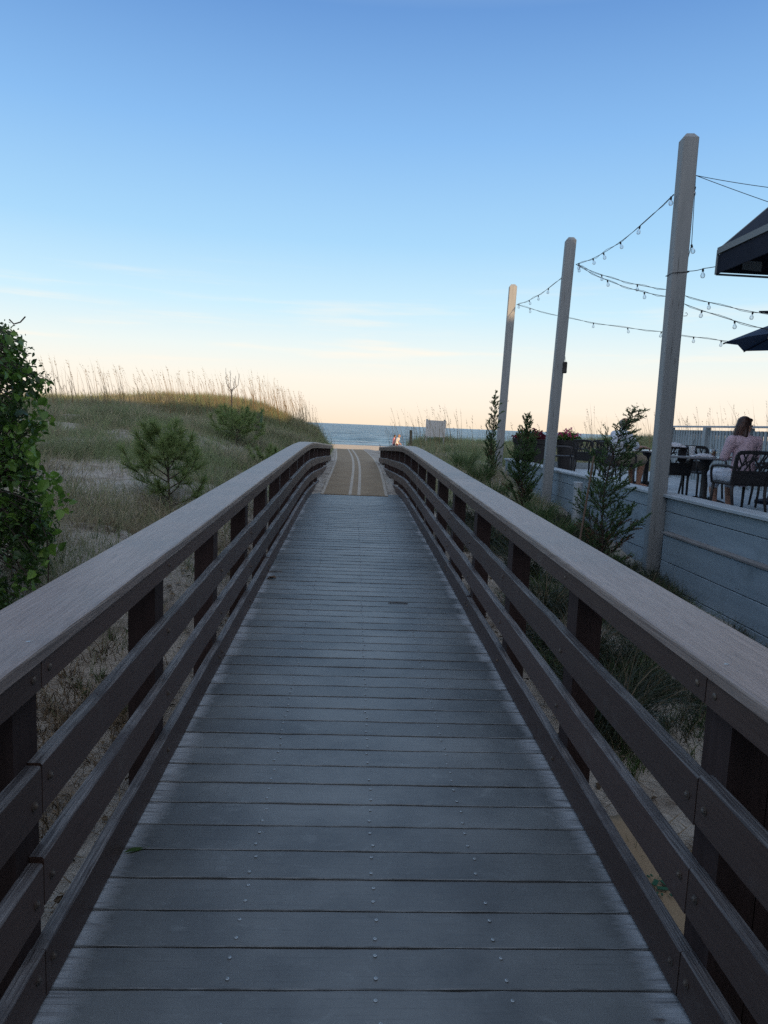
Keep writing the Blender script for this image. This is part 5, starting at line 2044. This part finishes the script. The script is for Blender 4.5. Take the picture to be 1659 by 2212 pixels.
for (x, y, h, lab) in ((2.05, 4.95, .72, 'dark drooping grass clump nearest the camera, beside the sprouting green grass'), (2.15, 6.2, .78, 'dark drooping grass clump behind the right railing, second from the camera'), (2.2, 7.5, .80, 'dark drooping grass clump behind the right railing, third from the camera'),
                       (2.3, 8.9, .75, 'dark drooping grass clump in front of the bushy cedar'), (2.2, 10.5, .75, 'dark drooping grass clump behind the right railing, fifth from the camera'), (2.3, 12.2, .7, 'dark drooping grass clump farthest along the right railing')):
    tussock('grass_clump', lab, x, y, 520, h, .20, m_dkgrass, 1.9, 'dark grass clumps behind the right railing')
for (px, Y, h, lab) in ((1208, 11.6, .5, 'green grass clump at the foot of the middle post'), (1165, 12.6, .55, 'green grass clump in front of the short cedar'), (1072, 15.2, .6, 'green grass clump in front of the slender cedar'), (1035, 17.5, .7, 'green grass clump left of the slender cedar'), (1000, 19.5, .7, 'green grass clump nearest the end of the right railing')):
    p = at(px, 1050, Y)
    tussock('grass_clump', lab, p.x, Y, 420, h, .22, m_green, .95, 'green grass clumps along the terrace wall', .011)


# low tangle of plants between the boardwalk and the wall
def tangle(n, xr, yr, thr, label, seed, m_, h=(.10, .34)):
    x, y = RNG.uniform(*xr, n), RNG.uniform(*yr, n)
    kk = RNG.random(n) < np.clip((noise2(x + 30, y + 30, .9, seed) - thr) * 4, 0, 1)
    x, y = x[kk], y[kk]
    nb = 16
    m = len(x)
    X, Y = np.repeat(x, nb) + RNG.normal(size=m * nb) * .05, np.repeat(y, nb) + RNG.normal(size=m * nb) * .05
    ln = np.repeat(RNG.uniform(*h, m), nb) * RNG.uniform(.5, 1.3, m * nb)
    o = blade_obj('undergrowth', np.stack([X, Y, ground(X, Y) - .005], 1), ln, RNG.uniform(.004, .009, m * nb), RNG.uniform(0, 2 * PI, m * nb), RNG.uniform(.05, .8, m * nb), RNG.uniform(.3, 2.0, m * nb), RNG.random(m * nb), m_, 4)
    tag(o, label, 'undergrowth', kind='stuff')


tangle(4200, (1.7, 4.3), (4.4, 13.5), .32, 'dark tangled undergrowth between the right railing and the terrace wall', 71, m_dkgrass)
tangle(1700, (1.7, 4.2), (3.8, 15), .46, 'fresh green blades in the strip before the terrace wall', 72, m_green)
tangle(900, (-3.6, -1.35), (3.4, 9.0), .46, 'dry tangled stems on the sand beside the left railing', 73, m_straw, (.08, .26))


# ---- evergreen saplings
def sprays(pts, dirs, L0, m_per, width, spread=.6):
    """tufts: m_per thin strips at each point fanning round its direction"""
    n = len(pts)
    P_ = np.repeat(pts, m_per, 0)
    D = np.repeat(dirs, m_per, 0) + RNG.normal(size=(n * m_per, 3)) * spread
    D /= np.linalg.norm(D, axis=1)[:, None]
    ln = L0 * RNG.uniform(.6, 1.2, n * m_per)
    sd_ = np.cross(D, RNG.normal(size=(n * m_per, 3)))
    sd_ /= np.linalg.norm(sd_, axis=1)[:, None] + 1e-9
    tip = P_ + D * ln[:, None]
    mid = P_ + D * ln[:, None] * .5
    V = np.stack([P_ - sd_ * width * .5, P_ + sd_ * width * .5, mid + sd_ * width * .5, tip, mid - sd_ * width * .5], 1).reshape(-1, 3)
    b = np.arange(n * m_per) * 5
    Fq = np.stack([np.stack([b, b + 1, b + 2], 1), np.stack([b, b + 2, b + 4], 1), np.stack([b + 4, b + 2, b + 3], 1)], 1).reshape(-1, 3)
    return V, Fq


def pine(label, x, y, h, nbr, blen, seed, dead_top=None, needle=.085, dense=16):
    rg = random.Random(seed)
    z = float(ground(x, y))
    t = thing('pine_sapling', label, 'pine', (x, y, z - .05), 0, 'young pines on the left dune')
    mb = MB()
    lean = rg.uniform(-.06, .06)
    trunk = [Vector((lean * k / 6 * h, .02 * math.sin(k), h * k / 6)) for k in range(7)]
    mb.tube(trunk, [.024 * (1 - .75 * k / 6) * (h / 1.2) ** .5 for k in range(7)], 7)
    pts, dirs = [], []
    for i in range(nbr):
        f = .08 + .89 * (i / nbr) ** .9
        b = trunk[0].lerp(trunk[-1], f)
        a = i * 2.4 + rg.uniform(-.4, .4)
        L_ = blen * (1.0 - f * .72) * rg.uniform(.5, 1.25)
        d = Vector((math.cos(a), math.sin(a), .35 + .5 * f))
        br = [b, b + d * L_ * .5, b + d * L_ * .85 + Vector((0, 0, L_ * .16)), b + d * L_ + Vector((0, 0, L_ * .42))]
        mb.tube(br, [.009, .007, .006, .004], 5)
        for j in range(12):
            q = 1 - .75 * (j / 11) ** 1.6
            s_ = q * 3
            k = min(int(s_), 2)
            pts.append(br[k].lerp(br[k + 1], s_ - k))
            dirs.append((d * .8 + Vector((0, 0, .8 * q))).normalized())
        # side shoots
        for sgn in (-1, 1):
            s0 = br[1].lerp(br[2], .5)
            sdv = Vector((-d.y, d.x, .3)) * sgn
            s1 = s0 + (sdv + d * .6) * L_ * .32
            mb.tube([s0, s1], [.005, .003], 4)
            for j in range(6):
                pts.append(s0.lerp(s1, .3 + .7 * j / 5))
                dirs.append((sdv + d + Vector((0, 0, .8))).normalized())
    for j in range(10):
        pts.append(trunk[-2].lerp(trunk[-1] + Vector((0, 0, .12)), j / 9))
        dirs.append(Vector((0, 0, 1)))
    mb.build('trunk', m_bark, t, True)
    V, Fq = sprays(np.array([tuple(p) for p in pts]), np.array([tuple(d) for d in dirs]), needle, dense, .0034 + .00016 * y, .62)
    np_obj('needles', V, Fq, np.repeat(RNG.random(len(V) // 5), 5), m_needle, t, nper=3)
    return t


def on_px(px, Y):
    p = at(px, 1000, Y)
    return p.x, Y


x, y = on_px(366, 9.6)
pine('young pine with long soft needles in the middle of the left dune', x, y, 1.0, 21, .62, 3, None, .17, 15)
x, y = on_px(512, 18.2)
pine('bushy pine at the foot of the dead sapling on the crest', x, y,   .62, 20, .95, 4, None, .16, 15)
x, y = on_px(592, 15.5)
pine('low bright green pine just behind the left railing', x, y, .42, 16, .62, 5, None, .13, 18)

# dead sapling
p = at(500, 885, 19.0)
gz = float(ground(p.x, 19.0))
t = thing('dead_sapling', 'bare dead sapling with forked upright twigs on the dune crest', 'dead tree', (p.x, 19.0, gz - .1))
zt = at(500, 850, 19.0).z - gz + .1
ztop = at(490, 795, 19.0).z - gz + .1
mb = MB()
mb.tube([(0, 0, 0), (.01, 0, zt * .5), (0, .01, zt), (-.005, 0, zt + .1)], [.024, .020, .015, .011], 7)
mb.build('trunk', m_dead, t, True)
dh = ztop - zt
mb = MB()
for (b, e_, s_) in (((0, 0, zt + .05), (-.17, .02, zt + dh), 1), ((0, 0, zt + .05), (-.05, .04, zt + dh * .92), 1), ((0, 0, zt + .08), (.20, -.02, zt + dh * .80), 1), ((0, 0, zt + .02), (.06, .05, zt + dh * .62), .8), ((0, 0, zt), (-.10, -.04, zt + dh * .55), .8),
                    ((0, 0, zt + .1), (.10, .02, zt + dh * .72), .8), ((0, 0, zt * .55), (.32, .05, zt * .98), .7), ((0, 0, zt * .50), (.16, -.05, zt * .78), .7), ((0, 0, zt * .5), (-.22, .02, zt * .74), .7), ((.03, 0, zt * .4), (.52, .02, zt * .68), .6), ((.3, .02, zt * .5), (.50, .0, zt * .92), .6)):
    b, e_ = Vector(b), Vector(e_)
    c = b.lerp(e_, .45) + Vector(((e_.x - b.x) * .38, 0, -.06))
    mb.tube([b, b.lerp(c, .6), c, c.lerp(e_, .5), e_], [.009 * s_, .008 * s_, .0065 * s_, .005 * s_, .003 * s_], 5)
    for k in range(4):
        q = c.lerp(e_, .2 + .2 * k)
        mb.tube([q, q + Vector((random.uniform(-.05, .05), random.uniform(-.04, .04), random.uniform(.03, .08)))], [.005, .003], 4)
mb.build('twigs', m_dead, t)


def cedar(label, x, y, h, wid, seed, bend=0.0, nb=70, tilt=.9, gap=.2):
    rg = random.Random(seed)
    z = float(ground(x, y))
    t = thing('cedar_sapling', label, 'cedar', (x, y, z - .05), 0, 'young cedars along the terrace wall')
    mb = MB()
    tr = [Vector((.02 * math.sin(k * 1.3) + bend * max(0, k / 8 - .60) ** 2 * 3.2, .015 * math.cos(k * 1.7), h * k / 8 - bend * max(0, k / 8 - .7) * .25)) for k in range(9)]
    mb.tube(tr, [.018 * (1 - .85 * k / 8) for k in range(9)], 6)
    pts, dirs, tone = [], [], []

    def feather(p0, p1, tn):
        n_ = max(2, int((p1 - p0).length / .020))
        d_ = (p1 - p0).normalized()
        for j in range(n_):
            pts.append(p0.lerp(p1, (j + .3) / n_))
            dirs.append(d_)
            tone.append(tn)
    for i in range(nb):
        f = .05 + .93 * (i + rg.random()) / nb
        if rg.random() < gap: continue
        s_ = f * 8
        k = min(int(s_), 7)
        b = tr[k].lerp(tr[k + 1], s_ - k)
        a = i * 2.4 + rg.uniform(-.6, .6)
        prof = math.sin(min(1, f * 3.2 + .25) * PI / 2) * (1 - f) ** .7 + .13
        L_ = wid * prof * rg.choice([.45, .7, .9, 1.0, 1.15, 1.45])
        d = Vector((math.cos(a), math.sin(a), tilt * rg.uniform(.2, 1.2))).normalized()
        m1 = b + d * L_ * .45 - Vector((0, 0, L_ * .06))
        m2 = b + d * L_ * .8 + Vector((bend * f * f * .12, 0, L_ * .02))
        e_ = b + d * L_ + Vector((bend * f * f * .25, 0, L_ * .16))
        mb.tube([b, m1, m2, e_], [.006, .0045, .003, .0015], 4)
        tn = rg.uniform(.05, .95) * (.6 + .4 * f)
        br = [b, m1, m2, e_]
        feather(m2, e_ + (e_ - m2) * .3, tn)
        nt = max(3, int(L_ / .055))
        for j in range(nt):
            q = .22 + .78 * (j + rg.random() * .6) / nt
            ss = q * 3
            kk = min(int(ss), 2)
            o_ = br[kk].lerp(br[kk + 1], ss - kk)
            sd_ = Vector((-d.y, d.x, 0)) * (1 if j % 2 else -1)
            tl = min(.17, L_ * .42) * (1.15 - .6 * q) * rg.uniform(.6, 1.3)
            td = (d * .75 + sd_ * rg.uniform(.4, .9) + Vector((0, 0, rg.uniform(-.15, .6)))).normalized()
            e2 = o_ + td * tl
            mb.tube([o_, e2], [.0025, .0012], 3, 0, None, False)
            feather(o_.lerp(e2, .2), e2 + td * .02, tn + rg.uniform(-.1, .1))
    for j in range(26):
        pts.append(tr[-3].lerp(tr[-1], j / 25))
        dirs.append((tr[-1] - tr[-2]).normalized())
        tone.append(.5)
    mb.build('trunk', m_bark, t, True)
    P_ = np.array([tuple(p) for p in pts])
    D = np.array([tuple(d) for d in dirs])
    V, Fq = sprays(P_, D, .036, 6, .0055 + .00018 * y, .42)
    tone = np.clip(np.repeat(np.array(tone), 6) + RNG.normal(size=len(P_) * 6) * .08, 0, .955)
    low = (np.repeat(P_[:, 2], 6) < h * .38) & (np.repeat(RNG.random(len(P_) // 7 + 1), 42)[:len(tone)] < .20)
    tone = np.where(low, 1.0, tone)
    np_obj('foliage', V, Fq, np.repeat(tone, 5), m_cedar, t, nper=3)
    return t


x, y = on_px(1313, 9.05)
c3 = cedar('bushy tall cedar with its tip bent to the right, tied to a stake', x, y, 2.42, .42, 11, .62, 190, .95, .28)
x3, y3 = x, y
x, y = on_px(1131, 13.4)
cedar('short dense cedar in front of the dark pot of red foliage', x, y, 1.95, .35, 12, .05, 200, 1.6, .1)
x, y = on_px(1060, 17.6)
cedar('slender tall cedar left of the farthest post', x, y, 2.35, .28, 13, .06, 150, 1.8, .15)
a, b = at(1283, 985, 8.9), at(1262, 1110, 8.9)
t = thing('plant_stake', 'weathered grey stake leaning beside the bushy cedar', 'stake', (b.x, 8.9, ground(b.x, 8.9)))
mb = MB()
d = (a - b).normalized()
bb = b - Vector((b.x, 8.9, float(ground(b.x, 8.9))))
mb.tube([bb - d * 1.0, bb, a - b + bb], [.014, .014, .012], 7)
mb.build('shaft', m_dead, t)
p = at(1246, 1085, 12.6)
t = thing('drain_pipe', 'short pale grey upright pipe standing against the terrace wall', 'pipe', (p.x, 12.6, ground(p.x, 12.6)))
mb = MB()
zz = at(1246, 1041, 12.6).z - float(ground(p.x, 12.6))
mb.lathe([(.078, -.2), (.078, zz - .12), (.084, zz - .118), (.084, zz - .004), (.080, zz), (0, zz)], (0, 0, 0), 20)
mb.build('pipe', m_tcap, t, False)

# ---- big leafy shrub at the left edge
sh = thing('leafy_shrub', 'big dark green shrub tangled with bright vine leaves at the left edge', 'shrub', (-3.35, 5.3, ground(-3.35, 5.3)))
o0 = Vector(sh.location)
bound = [(680, -8), (705, 22), (740, 48), (765, 58), (800, 64), (822, 112), (850, 84), (880, 96), (905, 112), (930, 88), (965, 66), (1000, 74), (1030, 100), (1055, 122), (1075, 150), (1092, 142), (1120, 100), (1160, 116), (1200, 122), (1230, 96), (1270, 55), (1320, 20), (1380, -10)]
by, bx = np.array([q[0] for q in bound], float), np.array([q[1] for q in bound], float)
cent = []
rs = random.Random(5)
while len(cent) < 640:
    py = rs.uniform(690, 1400)
    lim = float(np.interp(py, by, bx))
    px = lim - abs(rs.gauss(0, 1)) * 75 + 2
    if rs.random() < .30: px = rs.uniform(-260, lim)
    if noise2(np.array([px + 500.]), np.array([py]), 34, 91)[0] < .43: continue
    Y = 5.3 + rs.gauss(0, .38)
    lim2 = lim - 90 * ((Y - 5.3) / .9) ** 2
    if px > lim2 + 6: continue
    p = at(px, py, Y)
    if p.z < ground(p.x, Y) + .05: continue
    cent.append(p)
root = Vector((-3.45, 5.35, 0))
root.z = float(ground(root.x, root.y)) - .1
mb = MB()
stems = []
for k in range(9):
    a = k * .7
    e_ = root + Vector((.25 * math.cos(a) + .35, .3 * math.sin(a), 1.0 + .14 * k))
    m_ = root.lerp(e_, .5) + Vector((rs.uniform(-.1, .1), rs.uniform(-.1, .1), 0))
    stems.append((root, m_, e_))
    mb.tube([root + Vector((.05 * math.cos(a), .05 * math.sin(a), 0)) - o0, m_ - o0, e_ - o0], [.028, .02, .011], 6)
nodes = [s[1] for s in stems] + [s[2] for s in stems]
for c in cent:
    n_ = min(nodes, key=lambda q: (q - c).length + .4 * abs(q.z - c.z + .25))
    m_ = n_.lerp(c, .55) + Vector((rs.uniform(-.04, .04), rs.uniform(-.04, .04), .05))
    mb.tube([n_ - o0, m_ - o0, c - o0], [.007, .005, .0028], 4, 0, None, False)
mb.build('branches', m_bark, sh)
P_ = np.array([tuple(c - o0) for c in cent])
nl = 11
D_ = P_ - np.array([(-.1, .05, .9)])
D_ = D_ / np.linalg.norm(D_, axis=1)[:, None] + RNG.normal(size=P_.shape) * .55 + np.array([0, 0, .25])
D_ /= np.linalg.norm(D_, axis=1)[:, None]
tt = np.tile(np.linspace(-.16, .05, nl), len(P_))
pts = np.repeat(P_, nl, 0) + np.repeat(D_, nl, 0) * tt[:, None] + RNG.normal(size=(len(P_) * nl, 3)) * .022
tone = np.clip(np.repeat(RNG.random(len(P_)) ** 1.5 * .85, nl) + RNG.normal(size=len(pts)) * .09, 0, .90)
size_ = np.repeat(RNG.uniform(.035, .085, len(P_)), nl) * np.tile(np.linspace(1.15, .6, nl), len(P_))
leaf_cloud('leaves', pts, size_, m_shrub, sh, tone, .1, .24, .46)
# broad vine leaves over the outside
vc = []
while len(vc) < 210:
    py = rs.choice([rs.uniform(850, 1200), rs.uniform(720, 1290), rs.uniform(900, 1130)])
    lim = float(np.interp(py, by, bx))
    px = lim - abs(rs.gauss(0, 1)) * 45 + 10
    vc.append(at(px, py, 4.95 + rs.gauss(0, .16)) - o0)
leaf_cloud('vine_leaves', np.array([tuple(v) for v in vc]), RNG.uniform(.045, .095, len(vc)), m_shrub, sh, np.clip(RNG.normal(size=len(vc)) * .16 + .76, .3, .99), -.2, .30, .66)
mb = MB()
for pl in (((45, 1100), (85, 1120), (102, 1165), (105, 1215), (104, 1260)), ((20, 690), (30, 700), (44, 696), (55, 684)), ((10, 1180), (50, 1230), (75, 1270), (90, 1290)), ((30, 1045), (70, 1062), (100, 1085), (118, 1080))):
    mb.tube([at(a, b, 4.95) - o0 for a, b in pl], .005, 5)
mb.build('vines', m_bark, sh)

# ------------------------------------------------------------------ signs and posts out on the dunes
m_signb = mat('sign_back', (.46, .47, .48), (.40, .41, .42), ns=5, rough=.6, shift=False)
p = at(941, 926, 28.5)
t = thing('beach_sign', 'pale blank back of a square sign standing in the grass on the right dune', 'sign', (p.x, 28.5, ground(p.x, 28.5)))
z0 = p.z - float(ground(p.x, 28.5))
mb = MB()
mb.box((0, 0, z0), (.82, .02, .66), Euler((0, R(1), 0)), 0, .004)
mb.build('panel', m_signb, t)
for q in (-.36, .36):
    mb = MB()
    mb.box((q, .05, z0 / 2), (.07, .07, z0 + .75), None, 0, .004)
    mb.build('post', m_fence, t)
p = at(888, 929, 27)
zz = p.z - float(ground(p.x, 27))
m_olive = mat('old_post', (.10, .095, .07), (.07, .065, .05), scale=(8, 8, 1), ns=4, rough=.9)
t = thing('marker_post', 'short weathered post standing in the grass left of the pale sign', 'post', (p.x, 27, ground(p.x, 27)))
mb = MB()
mb.box((0, 0, zz / 2 - .15), (.10, .10, zz + .3), None, 0, .008)
mb.build('shaft', m_olive, t)
m_gpl = mat('green_plate', (.02, .07, .05), rough=.5)
p = at(559, 891, 21)
zz = p.z - float(ground(p.x, 21))
t = thing('marker_post', 'wooden post with a green plate on the crest right of the dead sapling', 'post', (p.x, 21, ground(p.x, 21)))
mb = MB()
mb.box((-.02, 0, zz / 2 - .15), (.14, .12, zz + .3), None, 0, .008)
mb.build('shaft', m_olive, t)
mb = MB()
mb.box((.085, -.05, zz - .22), (.07, .03, .5), None, 0, .004)
mb.build('plate', m_gpl, t)

# ------------------------------------------------------------------ small things
m_card = mat('cardboard', (.34, .255, .16), (.29, .215, .135), ns=5, rough=.9, bump=.2, bd=.01, shift=False)
m_gink = mat('green_print', (.02, .10, .055), rough=.8)
for _Y in np.linspace(2.2, 4.5, 200):
    p = at(1436, 1915, _Y)
    if p.z < ground(p.x, _Y) + .05: break
gz = float(ground(p.x, p.y))
t = thing('paper_sack', 'flat tan paper sack with a round green emblem lying behind the right railing', 'paper sack', (p.x, p.y, gz + .045), R(4))
rg = np.random.default_rng(2)
n = 14
u, v = np.meshgrid(np.linspace(-.23, .23, 10), np.linspace(-.62, .62, n))
z = .03 * (1 - (u / .23) ** 4) * (1 - (v / .62) ** 6) + .006 * rg.normal(size=u.shape)
V = np.stack([u.ravel(), v.ravel(), z.ravel()], 1)
I, J = np.meshgrid(np.arange(9), np.arange(n - 1))
b = (J * 10 + I).ravel()
o = np_obj('sack', V, np.stack([b, b + 1, b + 11, b + 10], 1), None, m_card, t, True)
so = o.modifiers.new('t', 'SOLIDIFY')
so.thickness = .03
mb = MB()
ec = (-.05, -.05, .048)
for k in range(22):
    a = 2 * PI * k / 22
    if k % 11 == 5: continue
    mb.box((ec[0] + .072 * math.cos(a), ec[1] + .072 * math.sin(a), ec[2]), (.016, .009, .003), Euler((0, 0, a)), 0)
for k in range(3):
    a = 2 * PI * k / 3 + .3
    mb.box((ec[0] + .026 * math.cos(a), ec[1] + .026 * math.sin(a), ec[2] + .001), (.022, .05, .003), Euler((0, 0, a)), 0)
mb.build('emblem', m_gink, t)
p = at(1408, 1225, 9.6)
# leaf and twig on the planks
def deck_pt(px, py):
    for Y in np.linspace(1, 14, 1301):
        q = at(px, py, Y)
        if q.z <= deck_h(Y): return q
    return q


q = deck_pt(290, 1840)
mb = MB()
mb.add([(-.05, -.004, .003), (-.01, -.014, .010), (.05, -.004, .006), (.052, .002, .006), (-.005, .014, .012), (-.05, .002, .003), (-.0, .0, .004)], [[0, 1, 6], [1, 2, 6], [2, 3, 6], [3, 4, 6], [4, 5, 6], [5, 0, 6]])
mb.tube([(.05, 0, .006), (.075, .01, .004)], .002, 4)
o = mb.build('fallen_leaf', m_leafg)
o.location = q
o.rotation_euler = (0, 0, R(25))
tag(o, 'narrow green leaf lying on the plank ends by the left railing', 'leaf')
q = deck_pt(860, 1304)
mb = MB()
mb.tube([(-.09, 0, .005), (-.02, .005, .006), (.09, -.002, .005)], .004, 5)
o = mb.build('twig', m_bark)
o.location = q
tag(o, 'short dark twig lying across the middle of the boardwalk', 'twig')
q = deck_pt(586, 1250)
mb = MB()
mb.add([(-.05, -.02, .003), (0, -.035, .028), (.055, -.01, .008), (.03, .03, .03), (-.03, .035, .012), (0, 0, .006)], [[0, 1, 5], [1, 2, 5], [2, 3, 5], [3, 4, 5], [4, 0, 5]])
o = mb.build('dead_leaf', m_dead)
o.location = q
tag(o, 'curled brown dead leaf at the foot of the left railing', 'leaf')
mb = MB()
mb.tube([(-.09, -.03, .006), (.0, .0, .012), (.10, .03, .008)], .004, 5)
o = mb.build('twig', m_dead)
o.location = deck_pt(588, 1236)
tag(o, 'pale bent twig beside the curled brown leaf', 'twig')
